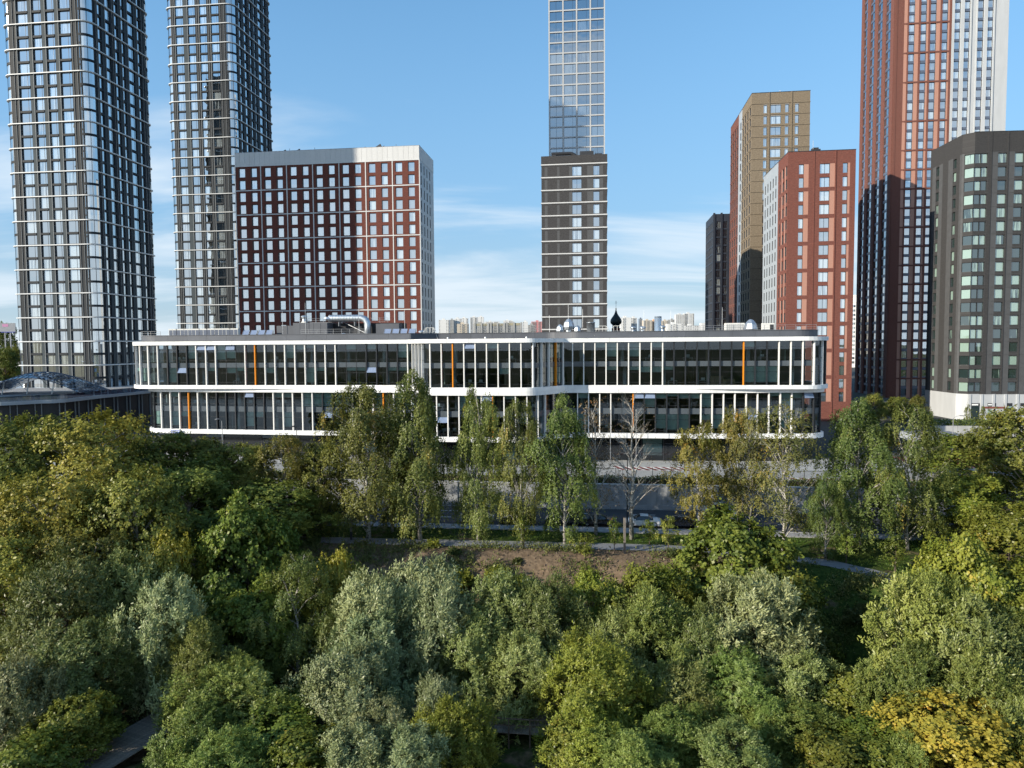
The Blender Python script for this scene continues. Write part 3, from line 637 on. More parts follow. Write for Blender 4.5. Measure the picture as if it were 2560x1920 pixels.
for lab, x0, n_ in (('between the cabinets and the plant room', -50.4, 4), ('right of the silver duct', -23.6, 4)):
    for k in range(n_):
        t = roof_thing('skylight', 'tilted roof skylight %s, %s from the left' % (lab, ords[k]), 'skylight', x0+k*1.5, 4.2, 0.6, 'tilted skylights on the office roof')
        b = MB(); b.quad((0, 0, 0.2), (1.2, 0.0, 0.2), (1.2, 1.0, 1.5), (0, 1.0, 1.5)); b.build('pane', 'glass_vent', t)
        b = MB(); b.bar((0, 0, 0.2), (0, 1.0, 1.5), 0.07); b.bar((1.2, 0, 0.2), (1.2, 1.0, 1.5), 0.07); b.bar((0, 0, 0.2), (1.2, 0, 0.2), 0.07); b.build('frame', 'grey_metal', t)
        b = MB(); b.bar((0, 1.0, 0), (0, 1.0, 1.5), 0.06); b.bar((1.2, 1.0, 0), (1.2, 1.0, 1.5), 0.06); b.build('strut', 'grey_metal', t)
for lab, x in (('right of the skylights', -15.3), ('beside the silver drum', 14.9), ('in front of the church dome', 17.4)):
    t = roof_thing('stile_ladder', 'white tubular step-over ladder on the office roof %s' % lab, 'ladder', x, 3.4, 0.2)
    for y in (0, 0.7):
        b = MB(); b.tube([(-1.2, y, 0), (-0.6, y, 1.7), (-0.3, y, 2.0), (0.9, y, 2.0), (1.2, y, 1.7), (1.8, y, 0)], 0.035, 6); b.build('handrail', 'off_white', t)
        b = MB()
        for xx in (-0.3, 0.3, 0.9): b.bar((xx, y, 0), (xx, y, 2.0), 0.05)
        b.build('upright', 'off_white', t)
    sbox('platform', 'grey_metal', t, -0.5, 1.1, 0, 0.7, 1.15, 1.2)
for lab, x, h in (('left of the tallest hood', 6.0, 4.2), ('behind the tallest hood', 9.3, 6.0), ('right of the hoods', 11.8, 5.2), ('near the glass cylinder', 22.3, 4.8), ('right of the glass cylinder', 26.8, 4.8), ('before the dark far tower', 35.4, 5.2), ('above the plant room', -28.5, 6.6), ('at the left of the plant room', -43.0, 5.6), ('beside the silver mushroom fan', -38.6, 7.0), ('by the skylights', -20.0, 5.5)):
    t = roof_thing('lightning_rod', 'thin lightning rod on the office roof %s' % lab, 'rod', x, 5.5); b = MB(); b.tube([(0, 0, 0.1), (0, 0, h)], [0.04, 0.02], 6); b.build('rod', 'steel', t); sbox('foot', 'concrete', t, -0.2, 0.2, -0.2, 0.2, 0, 0.12)
ball = MB(); ball.lathe([(0.02, 0), (0.13, 0.05), (0.16, 0.16), (0.11, 0.27), (0.01, 0.31)], 10); ball = ball.mesh('camera_dome', 'white_panel', True)
for lab, x, y in (('leftmost', -9.5, -6.9), ('middle', -3.4, -6.9), ('rightmost', 3.2, -6.9)):
    tag(link('camera_dome', ball, None, on_roof(x, y, 0.1), YAW), 'small white camera dome on the top band of the projecting bay, %s of three' % lab, 'camera', 'camera domes on the top band')
# ------------------------------------------------------------------ high-rise builder
WCACHE = {}
def window_mesh(w, h, style, glass, frame):
    key = (round(w, 2), round(h, 2), style, glass, frame)
    if key not in WCACHE:
        b = MB(); f = 0.06; hw = w/2
        b.quad((-hw, 0, 0), (hw, 0, 0), (hw, 0, h), (-hw, 0, h), 1)
        for x0, x1, z0, z1 in ((-hw, -hw+f, 0, h), (hw-f, hw, 0, h), (-hw+f, hw-f, 0, f), (-hw+f, hw-f, h-f, h)): b.box(x0, x1, -0.05, -0.004, z0, z1)
        if style == 'side': b.box(hw-0.28*w, hw-0.28*w+0.06, -0.05, -0.004, f, h-f)
        elif style == 'half': b.box(-0.035, 0.035, -0.05, -0.004, f, h-f)
        elif style == 'third':
            for s in (-1, 1): b.box(s*w/6-0.03, s*w/6+0.03, -0.05, -0.004, f, h-f)
        WCACHE[key] = (b, b.mesh('window', [frame, glass]))
    return WCACHE[key]
class Bld:
    def __init__(s, name, label, loc, yaw=YAW, cat='building', seed=1):
        s.root = thing(name, label, cat, loc, yaw); s.wall = MB(); s.wins = []; s.rg = random.Random(seed); s.z = loc[2]
    def P(s, face, u, w, z):
        k = face[0]
        if k == 'front': return (u+face[1], w+face[2], z)
        if k == 'left': return (face[1]+w, u+face[2], z)      # u runs front to back
        if k == 'right': return (face[1]-w, u+face[2], z)
        if k == 'any':                                        # face = ('any', x, y, angle): u along angle, w to the left of travel
            c, q = math.cos(face[3]), math.sin(face[3]); return (face[1]+u*c-w*q, face[2]+u*q+w*c, z)
    def facade(s, face, us, zs, cell, depth=0.22, glass='glass_sky', frame='frame_dark', z0=0.0, prio=0):
        """us / zs: lists of (size, type). cell(ut, zt) -> material index of a solid cell, or ('win', style, pri)"""
        u = 0.0
        for du, ut in us:
            z = z0
            for dz, zt in zs:
                c = cell(ut, zt); P = s.P
                if not isinstance(c, tuple):
                    s.wall.quad(P(face, u, 0, z), P(face, u+du, 0, z), P(face, u+du, 0, z+dz), P(face, u, 0, z+dz), c)
                else:
                    mi = c[3] if len(c) > 3 else 0
                    for a, b in (((u, z), (u+du, z)), ((u+du, z), (u+du, z+dz)), ((u+du, z+dz), (u, z+dz)), ((u, z+dz), (u, z))):
                        s.wall.quad(P(face, a[0], 0, a[1]), P(face, b[0], 0, b[1]), P(face, b[0], depth, b[1]), P(face, a[0], depth, a[1]), mi)
                    rz = {'front': 0, 'left': -math.pi/2, 'right': math.pi/2, 'any': face[3] if face[0] == 'any' else 0}[face[0]]
                    s.wins.append((prio + c[2]*100, window_mesh(du, dz, c[1], glass, frame), P(face, u+du/2, depth, z), rz))
                z += dz
            u += du
    def finish(s, mats, cap=300, name='window', tilt=0.0045):
        s.wall.build('wall', mats, s.root)
        s.wins.sort(key=lambda t: t[0]); rest = {}
        for i, (_, (mb, me_), p, rz) in enumerate(s.wins):
            if i < cap:
                o = link(name, me_, s.root, p, rz); o.rotation_euler = (s.rg.gauss(0, tilt), 0, rz + s.rg.gauss(0, tilt))
            else: rest.setdefault(tuple(x.name for x in me_.materials), MB()).add(mb, Matrix.Translation(p) @ Matrix.Rotation(rz, 4, 'Z'))
        for ms, mb in rest.items(): tag(mb.build('more_windows', list(ms), s.root), kind='stuff')
    def box(s, name, m, *a): return sbox(name, m, s.root, *a)
def rep(seq, n): return [x for _ in range(n) for x in seq]
def hid(z): return 0

# --- rounded glass towers with white floor rings ----------------------------
def glass_tower(label, loc, W, D, zt, seed, fr, sd, prio_front=0):
    B = Bld('apartment_tower', label, loc, seed=seed); R = 2.6; H = zt-loc[2]; n2 = int(H/6.6); st = []
    for k in range(n2):                          # one ring module = two storeys
        st += [(0.45, 'ring'), (2.55, 'w'), (0.62, 'sp'), (2.98, 'w')]
    def cell(ut, zz):
        if ut == 'p': return 0
        if ut == 'q': return 1
        if zz == 'ring': return 1
        if zz == 'sp': return 1
        return ('win', 'side', 0, 1)
    B.facade(('front', R, 0), fr, st, cell, 0.28, 'glass_tower')
    B.facade(('right', W, R), sd, st, cell, 0.28, 'glass_tower', prio=1)
    # plain far sides
    B.wall.quad((0, R, 0), (0, D-R, 0), (0, D-R, H), (0, R, H), 0); B.wall.quad((R, D, 0), (W-R, D, 0), (W-R, D, H), (R, D, H), 0)
    B.finish(['tower_panel', 'tower_dark'])
    # curved glass corners, each storey its own pane
    for cx, cy, a0 in ((W-R, R, -math.pi/2), (R, R, math.pi), (W-R, D-R, 0)):
        for k in range(n2):
            for z0, z1 in ((k*6.6+0.45, k*6.6+3.0), (k*6.6+3.62, k*6.6+6.6)):
                b = MB(); N = 7
                for i in range(N):
                    q = [a0+math.pi/2*(i+j)/N for j in (0, 1)]; r = R-0.12
                    b.quad((cx+r*math.cos(q[0]), cy+r*math.sin(q[0]), z0), (cx+r*math.cos(q[1]), cy+r*math.sin(q[1]), z0), (cx+r*math.cos(q[1]), cy+r*math.sin(q[1]), z1), (cx+r*math.cos(q[0]), cy+r*math.sin(q[0]), z1))
                if loc[2]+z0 < 152: b.build('corner_pane', 'glass_tower', B.root, True)
            b = MB(); N = 7
            for i in range(N):
                q = [a0+math.pi/2*(i+j)/N for j in (0, 1)]; r = R+0.04
                for za, zb in ((k*6.6+3.0, k*6.6+3.62),):
                    pts = [(cx+rr*math.cos(t), cy+rr*math.sin(t)) for rr, t in ((r, q[0]), (r, q[1]), (R-0.3, q[1]), (R-0.3, q[0]))]; b.prism(pts, za, zb)
            b.build('corner_spandrel', 'tower_dark', B.root)
            for f in (0.06, 0.5, 0.94):                       # slim mullions round the corner
                a = a0+math.pi/2*f; x, y = cx+(R-0.06)*math.cos(a), cy+(R-0.06)*math.sin(a)
                if k == 0: m_ = MB(); m_.box(-0.05, 0.05, -0.05, 0.05, 0, H); m_.build('corner_mullion', 'frame_dark', B.root, None, (x, y, 0), a)
    # white rings
    for k in range(n2+1):
        z = k*6.6; loop = []
        o = 0.42
        for cx, cy, a0 in ((R, R, math.pi), (W-R, R, -math.pi/2), (W-R, D-R, 0), (R, D-R, math.pi/2)):
            for i in range(8): a = a0+math.pi/2*i/7; loop.append((cx, cy, math.cos(a), math.sin(a)))
        b = MB(); n = len(loop)
        def pt(i, r): c = loop[i % n]; return (c[0]+(R+r)*c[2], c[1]+(R+r)*c[3])
        for i in range(n):
            a, c = pt(i, o), pt(i+1, o); a2, c2 = pt(i, -0.3), pt(i+1, -0.3)
            b.quad((*a, z+0.08), (*c, z+0.08), (*c, z+0.30), (*a, z+0.30)); b.quad((*a, z+0.30), (*c, z+0.30), (*c2, z+0.42), (*a2, z+0.42)); b.quad((*a2, z), (*c2, z), (*c, z+0.08), (*a, z+0.08))
        b.build('floor_ring', 'tower_band', B.root)
    # pale vertical fins beside each window column
    for face, us in ((('front', R, 0), fr), (('right', W, R), sd)):
        u = 0
        for i, (du, ut) in enumerate(us):
            if ut in 'w':
                for e in (-0.12,):
                    b = MB(); p = B.P(face, u+e, -0.20, 0); q = B.P(face, u+e+0.14, 0.06, H)
                    b.box(min(p[0], q[0]), max(p[0], q[0]), min(p[1], q[1]), max(p[1], q[1]), 0, H); b.build('vertical_fin', 'tower_fin', B.root)
            elif ut == 'q':
                b = MB(); p = B.P(face, u+du/2-0.04, -0.16, 0); q = B.P(face, u+du/2+0.04, 0.06, H); b.box(min(p[0], q[0]), max(p[0], q[0]), min(p[1], q[1]), max(p[1], q[1]), 0, H); b.build('vertical_fin', 'tower_fin', B.root)
            u += du
    # dark bars that run across the windows between the two storeys of a module
    for face, us, nm in ((('front', R, 0), fr, 0), (('right', W, R), sd, 1)):
        u = 0; b0 = MB()
        for du, ut in us:
            if ut == 'w':
                for k in range(n2):
                    p = B.P(face, u, -0.12, 0); q = B.P(face, u+du, 0.02, 0); b0.box(min(p[0], q[0]), max(p[0], q[0]), min(p[1], q[1]), max(p[1], q[1]), k*6.6+3.02, k*6.6+3.6)
            u += du
        tag(b0.build('sill_bars', 'tower_dark', B.root), kind='stuff')
    b = MB(); b.box(R, W-R, 0.5, D-0.5, H, H+0.2); b.build('roof', 'roof_felt', B.root)
    # ceilings close the view through gaps
    return B
FR = [(2.0, 'q'), (3.0, 'w'), (1.15, 'p'), (2.4, 'w'), (1.2, 'p'), (2.3, 'w'), (1.15, 'p'), (3.0, 'w'), (1.0, 'q'), (1.2, 'q')]
def fit(us, L):
    s = sum(a for a, _ in us); return [(a*L/s, t) for a, t in us]
SD = [(1.0,'q'),(1.6,'w'),(1.2,'p'),(2.0,'w'),(1.4,'q'),(1.6,'w'),(1.0,'p'),(1.4,'w'),(1.2,'p'),(2.6,'w'),(1.2,'p'),(1.5,'w'),(1.0,'q'),(1.0,'q')]
W1 = 25.7; D1 = 27.2
def corner_loc(X, Y, W, z): return (X - W*CY, Y - W*SY, z)
glass_tower('nearest of the rounded glass towers, at the left edge, white floor rings and dark panels', corner_loc(-113.0, 195, W1, 11.4), W1, D1, 134, 3, fit(FR, W1-5.2), fit(SD, D1-5.2))
glass_tower('rounded glass tower with white floor rings rising behind the maroon brick block', corner_loc(-97.6, 257, 25.7, 5.0), 25.7, 30.5, 178, 4, fit([(1.2,'q'),(2.6,'w'),(1.6,'p'),(2.4,'w'),(1.4,'q'),(2.4,'w'),(1.4,'q'),(2.6,'w'),(1.3,'q'),(1.1,'q')], 20.5), fit(SD, 25.3))
glass_tower('rounded glass tower with white floor rings standing beyond the left edge of the view', corner_loc(-150, 135.4, 10, 11.4), 10, 21, 170, 6, fit(FR[:5], 4.8), fit(SD[:9], 15.8))

# --- maroon brick slab --------------------------------------------------------
B = Bld('brick_apartment_block', 'wide maroon brick block with white grid lines and white metal top', corner_loc(-24.4, 193, 52.2, 3.3), seed=7)
W, D, H = 52.2, 16.2, 72.8; bay = W/7
us = [(0.12, 'e')]
for k in range(7): us += [(0.86, 'b'), (1.9, 'w'), (1.65, 'b'), (1.75, 'w'), (bay-6.16-(0.24/7), 'b')]
us += [(0.12, 'e')]
zs = [(H-3.4-6.65*10, 'base')]
for k in range(10): zs += [(0.38, 'g'), (2.45, 'w'), (0.85, 'g'), (2.45, 'w'), (0.52, 'g')]
zs += [(3.4, 'top')]
def cell(u, z):
    if z == 'top' or u == 'e': return 1
    if z == 'w' and u == 'w': return ('win', 'none', 0, 2)
    return 0
B.facade(('front', 0, 0), us, zs, cell, 0.42, 'glass_pale')
us2 = [(1.4, 'b')]+rep([(0.8, 'w'), (2.5, 'b')], 4)+[(D-1.4-13.2, 'b')]
def cell2(u, z):
    if z == 'w' and u == 'w': return ('win', 'none', 1, 2)
    return 1
B.facade(('right', W, 0), us2, zs, cell2, 0.3, 'glass_pale')
B.wall.quad((0, 0, 0), (0, D, 0), (0, D, H), (0, 0, H), 1); B.wall.quad((0, D, 0), (W, D, 0), (W, D, H), (0, D, H), 1); B.wall.quad((0, 0, H), (W, 0, H), (W, D, H), (0, D, H), 3)
B.finish(['brick_maroon', 'white_metal', 'frame_dark', 'roof_felt'])
for k in range(8):
    x = bay*k; B.box('vertical_line', 'band_white', max(x-0.13, -0.1), min(x+0.13, W+0.1), -0.10, 0.03, 0, H-3.4)
for k in range(11): z = H-3.4-6.65*k; B.box('horizontal_line', 'band_white', -0.1, W+0.1, -0.13, 0.03, z-0.13, z+0.13)
for k in range(36): B.box('top_panel', 'band_white', k*W/36+0.02, (k+1)*W/36-0.02, -0.06, 0.02, H-3.26, H+0.3)
for k in range(12): B.box('top_panel', 'band_white', W-0.02, W+0.06, k*D/12+0.02, (k+1)*D/12-0.02, H-3.26, H+0.3)
B.box('coping', 'grey_metal', -0.08, W+0.08, -0.09, D, H+0.3, H+0.38)
for x, s in ((13, 0.9), (17, 1.0), (20.6, 0.5), (36, 0.7), (39.5, 1.5), (41.2, 0.8)):
    b = MB(); b.box(0, s, 0, s, 0, 0.35*s); b.bar((s*0.2, 0, 0.3), (s*1.1, 0, 0.3+0.5*s), 0.12, s*0.6); b.build('roof_hatch', 'dark_metal', B.root, loc=(x, 2, H+0.3))
for x in (15.5, 22.7, 45.6): b = MB(); b.tube([(0, 0, 0), (0, 0, 0.9)], 0.05, 6); b.build('vent_pipe', 'dark_metal', B.root, loc=(x, 1.0, H+0.3))

# --- dark brick mid tower -----------------------------------------------------
B = Bld('brick_apartment_tower', 'slim dark brown brick tower with pale bands on every floor, in the centre', (8.1, 189.1, 3.3), seed=9)
segs = [(0.87,'b'),(0.74,'s'),(2.57,'b'),(0.64,'s'),(2.57,'b'),(0.8,'s'),(2.47,'w'),(1.5,'b'),(1.6,'s'),(1.63,'v'),(0.93,'s'),(1.06,'b')]
segs = fit(segs, 17.1); W, D, H = 17.1, 20.0, 68.6; nst = 20; hs = 3.31; base = H-2.0-nst*hs
zs = [(max(base, 0.05), 'g')]
for k in range(nst): zs += [(0.42, 'n'), (2.40, 'w'), (hs-2.82, 'n')]
zs += [(H-sum(a for a, _ in zs), 'g')]
def cell(u, z):
    if z == 'w' and u == 'w': return ('win', 'half', 0, 2)
    if z == 'w' and u == 'v': return ('win', 'none', 0, 2)
    if u == 's' and z == 'w': return 1
    return 0
B.facade(('front', 0, 0), segs, zs, cell, 0.3, 'glass_sky')
for f, L in ((('right', W, 0), D), (('left', 0, 0), D)):
    B.facade(f, fit(rep([(1.2,'b'),(1.6,'v'),(1.0,'s')], 5), L), zs, cell, 0.3, 'glass_sky', prio=100)
B.wall.quad((0, D, 0), (W, D, 0), (W, D, H), (0, D, H), 0); B.wall.quad((0, 0, H), (W, 0, H), (W, D, H), (0, D, H), 3)
B.finish(['brick_brown', 'umber_light', 'frame_dark', 'roof_felt'])
for k in range(nst+1):
    z = max(base, 0.05)+k*hs; b = MB()
    for q0, q1, m_ in ((0.0, 0.26, 0),): b.box(-0.12, W+0.12, -0.14, D, z-0.02, z+0.26)
    b.build('floor_band', 'band_white', B.root)
    B.box('band_drip', 'umber_light', -0.07, W+0.07, -0.08, 0.05, z-0.20, z-0.025)
B.box('parapet', 'brick_brown', -0.06, W+0.06, -0.07, D, H-1.6, H+0.35)
t = thing('rooftop_duct', 'black ducts and cabinets on the roof of the dark central tower', 'duct', B.root.location + Vector((0, 0, H+0.4)), YAW)
b = MB(); b.tube([(2.4, 4, 1.5), (7.6, 4, 1.5), (8.3, 4, 1.2), (9.2, 4, 0.5), (10.5, 4, 0.4)], 0.48, 8); b.build('duct', 'dark_metal', t)
sbox('cabinet', 'dark_metal', t, 10.0, 13.6, 3, 5, 0.4, 1.7); sbox('cabinet', 'dark_metal', t, 4.6, 7.6, 4.6, 6, 0, 0.9); sbox('leg', 'dark_metal', t, 2.6, 3.6, 3.6, 4.4, 0, 1.2); sbox('cabinet', 'dark_metal', t, 13.9, 15.8, 3.4, 5, 0.1, 1.1)
for k in range(9): sbox('rail_post', 'dark_metal', t, 9+k*0.85, 9.06+k*0.85, 0.5, 0.56, 0, 0.75)

mat('grid_white', (0.42, 0.43, 0.44), 0.4, var=0.05)
# --- white grid tower ----------------------------------------------------------
B = Bld('grid_tower', 'very tall slim white grid tower with blue glass behind the dark central tower', (12.4, 232.1, 3.3), seed=12)
W, D = 17.9, 18.0; nst = 44; hs = 3.3; H = nst*hs+1
us = fit([(0.4,'p'),(3.9,'w'),(0.42,'p'),(3.8,'v'),(0.42,'p'),(3.8,'v'),(0.42,'p'),(3.9,'w'),(0.4,'p')], W); zs = rep([(0.4,'g'),(2.9,'w')], nst)+[(1.0,'g')]
def cell(u, z):
    if z == 'w' and u in 'wv': return ('win', 'half' if u == 'w' else 'side', 0, 0)
    return 0
B.facade(('front', 0, 0), us, zs, cell, 0.3, 'glass_grid', prio=0)
B.facade(('left', 0, 0), us, zs, cell, 0.3, 'glass_grid', prio=300); B.facade(('right', W, 0), us, zs, cell, 0.3, 'glass_grid', prio=200)
B.wall.quad((0, D, 0), (W, D, 0), (W, D, H), (0, D, H), 0); B.wall.quad((0, 0, H), (W, 0, H), (W, D, H), (0, D, H), 0)
B.wins.sort(key=lambda t: (t[0], abs(t[2][2]-80))); B.wins = [(i, *w_[1:]) for i, w_ in enumerate(B.wins)]
B.finish(['grid_white'])

# --- tan and red tower -----------------------------------------------------------
B = Bld('brick_apartment_tower', 'tan brick tower with a red rear part and thin dark floor lines', (73.5, 220, 3.3), seed=14)
W, D, H = 17.0, 35.0, 95.4; nst = 27; hs = 3.3
zs = [(H-3.2-nst*hs, 'g')]+rep([(0.45,'g'),(2.35,'w'),(0.12,'h'),(hs-2.92,'g')], nst)+[(3.2,'g')]
us = fit([(3.6,'b'),(1.05,'w'),(1.1,'b'),(3.1,'W'),(1.25,'b'),(1.1,'w'),(1.9,'b'),(1.1,'w'),(3.4,'b')], W)
def cell(u, z):
    if z == 'w' and u in 'wW': return ('win', 'half' if u == 'W' else 'none', 0, 3)
    if z == 'h' and u in 'wW': return 2
    return {'r': 1, 'R': 1, 'p': 2}.get(u, 0)
B.facade(('front', 0, 0), us, zs, cell, 0.3, 'glass_pale')
def cell_s(u, z):
    if z == 'w' and u == 'w': return ('win', 'none', 1, 3)
    if z == 'w' and u == 'x': return ('win', 'none', 1, 3)
    if z == 'w' and u == 'y': return ('win', 'none', 1, 3)
    return {'r': 1, 'y': 1, 'p': 2, 'x': 2}.get(u, 0)
sd = [(1.3,'b'),(1.5,'w'),(2.2,'b'),(1.5,'w'),(2.0,'b'),(1.5,'w'),(2.0,'b'),(1.3,'w'),(1.3,'b'),(1.4,'p'),(1.5,'x'),(1.2,'p'),(1.6,'p')]+rep([(1.2,'r'),(1.5,'y'),(0.9,'r')], 4)+[(0.4,'r')]
B.facade(('left', 0, 0), fit(sd, D), zs, cell_s, 0.3, 'glass_pale')
B.wall.quad((W, 0, 0), (W, D, 0), (W, D, H), (W, 0, H), 0); B.wall.quad((0, D, 0), (W, D, 0), (W, D, H), (0, D, H), 1); B.wall.quad((0, 0, H), (W, 0, H), (W, D, H), (0, D, H), 4)
B.finish(['brick_tan', 'brick_orange', 'pale_panel', 'frame_dark', 'roof_felt'])
for k in range(nst+1):
    z = H-3.2-k*hs
    B.box('floor_line', 'brick_tan', -0.08, W+0.08, -0.10, 0.02, z-0.10, z+0.10); B.box('floor_line_dark_strip', 'frame_dark', -0.02, W+0.02, -0.03, 0.02, z-0.17, z-0.10)  # each floor line has a thin solid dark strip along its underside
    B.box('side_line', 'brick_tan', -0.10, 0.02, 0.02, 14.8, z-0.10, z+0.10); B.box('side_line', 'brick_orange', -0.10, 0.02, 21, D, z-0.10, z+0.10)
B.box('projecting_bay', 'brick_tan', 4.9, 5.25, -0.16, 0, 3, H); B.box('projecting_bay', 'brick_tan', 11.5, 11.8, -0.16, 0, 3, H)
B.box('coping', 'dark_metal', -0.05, W+0.05, -0.06, D, H, H+0.15)
b = MB(); b.box(0, 1.6, 0, 2, 0, 0.7); b.bar((-0.4, 0.3, 0), (0.6, 0.3, 0.95), 0.3); b.build('roof_hatch', 'dark_metal', B.root, loc=(10, 3, H+0.15))
for x in (8.3, 8.7): b = MB(); b.tube([(0, 0, 0), (0, 0, 0.8)], 0.06, 6); b.build('vent_pipe', 'frame_light', B.root, loc=(x, 1.2, H+0.15))

# --- red brick tower with pink panels ------------------------------------------
B = Bld('brick_apartment_tower', 'red brick tower with pink panels beside the windows and a pale rear part', (68.6, 178, 3.3), seed=15)
W, D, H = 15.9, 26.3, 66.7; nm2 = 9; mod = 6.62
zs = [(H-3.1-nm2*mod, 'g')]+rep([(0.96,'g'),(2.37,'w'),(0.92,'m'),(2.37,'w')], nm2)+[(3.1,'g')]
us = fit([(2.77,'b'),(1.2,'w'),(1.2,'p'),(2.85,'b'),(2.45,'W'),(1.6,'p'),(1.65,'b'),(1.2,'w'),(0.55,'p'),(1.4,'b')], W)
def cell(u, z):
    if z == 'w' and u in 'wW': return ('win', 'half' if u == 'W' else 'none', 0, 3)
    if u == 'p' and z in 'wm': return 1
    return 0
B.facade(('front', 0, 0), us, zs, cell, 0.3, 'glass_pale')
sd = [(0.7,'b'),(1.3,'w'),(0.9,'p'),(1.0,'b'),(1.3,'w'),(0.9,'p'),(1.2,'b'),(0.7,'w'),(1.8,'b'),(1.0,'P')]+rep([(0.9,'P'),(0.9,'x'),(1.2,'P')], 5)+[(0.6,'P')]
def cell_s(u, z):
    if z == 'w' and u in 'wx': return ('win', 'none', 1, 3)
    if u == 'p' and z in 'wm': return 1
    if u in 'Px': return 2
    return 0
B.facade(('left', 0, 0), fit(sd, D), zs, cell_s, 0.3, 'glass_pale')
B.wall.quad((W, 0, 0), (W, D, 0), (W, D, H), (W, 0, H), 0); B.wall.quad((0, D, 0), (W, D, 0), (W, D, H), (0, D, H), 0); B.wall.quad((0, 0, H), (W, 0, H), (W, D, H), (0, D, H), 4)
B.finish(['brick_red', 'pink_panel', 'pale_panel', 'frame_dark', 'roof_felt'])
B.box('corner_pier', 'brick_red', 11.05, 11.35, -0.14, 0, 0, H); B.box('corner_pier', 'brick_red', 6.1, 6.35, -0.10, 0, 0, H)
B.box('coping', 'dark_metal', -0.05, W+0.05, -0.06, D, H, H+0.14)
b = MB(); b.box(0, 2.0, 0, 2, 0, 0.9); b.box(0.2, 1.6, 0.2, 1.8, 0.9, 1.3); b.build('roof_cabin', 'dark_metal', B.root, loc=(6.2, 2, H+0.14))
b = MB(); b.tube([(0, 0, 0), (0, 0, 2.1)], 0.05, 6); b.build('vent_pipe', 'frame_light', B.root, loc=(6.4, 2, H+1.0))
b = MB()
for k in range(12): b.box(0.3+k*0.42, 0.33+k*0.42, 0.4, 0.43, 0, 0.9)
b.box(0.3, 5.2, 0.4, 0.43, 0.86, 0.9); b.build('roof_railing', 'dark_metal', B.root, loc=(0, 0, H+0.14))

# --- tall red and white tower -----------------------------------------------------
B = Bld('brick_apartment_tower', 'tallest tower on the right, red brick half and white panelled half', (132.9, 251, 3.3), seed=16)
hs = 3.3; nst = 47; H = nst*hs+2
us = fit([(0.9,'b'),(2.3,'i'),(1.1,'P'),(0.55,'b'),(1.95,'w'),(1.4,'P'),(0.75,'b'),(1.9,'w'),(0.7,'P'),(0.7,'b'),(1.95,'w'),(1.35,'P'),(0.7,'b'),(1.9,'w'),(0.6,'P'),(0.75,'b')], 18.3) \
   + fit([(0.9,'f'),(1.9,'v'),(1.3,'f'),(1.8,'v'),(0.6,'f'),(1.5,'t'),(0.4,'f'),(1.9,'v'),(1.3,'f'),(1.8,'v'),(0.6,'f'),(4.4,'t')], 18.1)
W = 36.4; D = 31.0
zs = []; beams = {2,4,6,8,10,12,14,16,18,20,22,24,26,29,33,36,39,42,45}
for k in range(nst): zs += [(0.55, 'B' if k in beams else 'm'), (0.35, 'm'), (2.4, 'w')]
zs += [(H-sum(a for a, _ in zs), 'B')]
def cell(u, z):
    if z == 'w' and u in 'wv': return ('win', 'none', 0, 4)
    if u == 't' or u == 'f': return 2
    if u == 'v': return 3
    if z == 'B': return 0
    if u == 'P': return 1
    if u == 'w': return 3
    return 0
B.facade(('front', 0, 0), us, zs, cell, 0.3, 'glass_sky')
def cell_s(u, z):
    if u == 'g': return ('win', 'third', 2, 4) if z == 'w' else 3
    return 0
B.facade(('left', 0, 0), fit([(2.6,'b'),(4.6,'g'),(2.4,'b'),(4.6,'g'),(2.4,'b'),(4.6,'g'),(2.4,'b'),(3.6,'g'),(2.2,'b')], D), zs, cell_s, 0.12, 'glass_sky')
B.wall.quad((W, 0, 0), (W, D, 0), (W, D, H), (W, 0, H), 2); B.wall.quad((0, D, 0), (W, D, 0), (W, D, H), (0, D, H), 0); B.wall.quad((0, 0, H), (W, 0, H), (W, D, H), (0, D, H), 4)
B.wins.sort(key=lambda t: (t[0], abs(t[2][2]-75))); B.wins = [(i, *w_[1:]) for i, w_ in enumerate(B.wins)]
B.finish(['brick_orange', 'pink_panel', 'white_metal', 'spandrel_blue', 'frame_dark'])
u = 0
for du, ut in us:
    if ut == 'f': B.box('white_pier', 'white_metal', u+0.05, u+du-0.05, -0.28, 0, 0, H)
    if ut == 'b': B.box('brick_pier', 'brick_orange', u+0.02, u+du-0.02, -0.10, 0, 0, H)
    u += du
for k in sorted(beams): B.box('brick_beam', 'brick_orange', 3.6, 18.2, -0.14, 0.02, k*hs+0.02, k*hs+0.53)
u = 0
for du, ut in fit([(2.6,'b'),(4.6,'g'),(2.4,'b'),(4.6,'g'),(2.4,'b'),(4.6,'g'),(2.4,'b'),(3.6,'g'),(2.2,'b')], D):
    if ut == 'b': B.box('side_pier', 'brick_orange', -0.4, 0, u+0.05, u+du-0.05, 0, H)
    u += du

# --- dark umber block on the right ----------------------------------------------
B = Bld('brick_apartment_block', 'dark umber brick block with glazed corner bays and pale grey base, right edge', (112.2, 177.3, 3.3), YAW*0.55, seed=18)
W, D, H = 30.0, 17.0, 71.0; hs = 3.31; base = 6.6; nst = 18
zs = [(base, 'base')]+rep([(0.62,'g'),(2.3,'w'),(hs-2.92,'g')], nst)+[(H-base-nst*hs, 'top')]
ch = 1.9                                                  # chamfered corner
us = [(1.6,'c'),(1.5,'c'),(1.0,'s')]+rep([(1.45,'b'),(2.1,'w'),(0.35,'s')], 6)+[(0.5,'b')]; us = fit(us, W-ch)
def cell(u, z):
    if z == 'base': return 2
    if z == 'w' and u in 'wc': return ('win', 'none', 0, 3)
    if u in 'b': return 1 if z != 'top' else 0
    return 0
B.facade(('front', ch, 0), us, zs, cell, 0.28, 'glass_room')
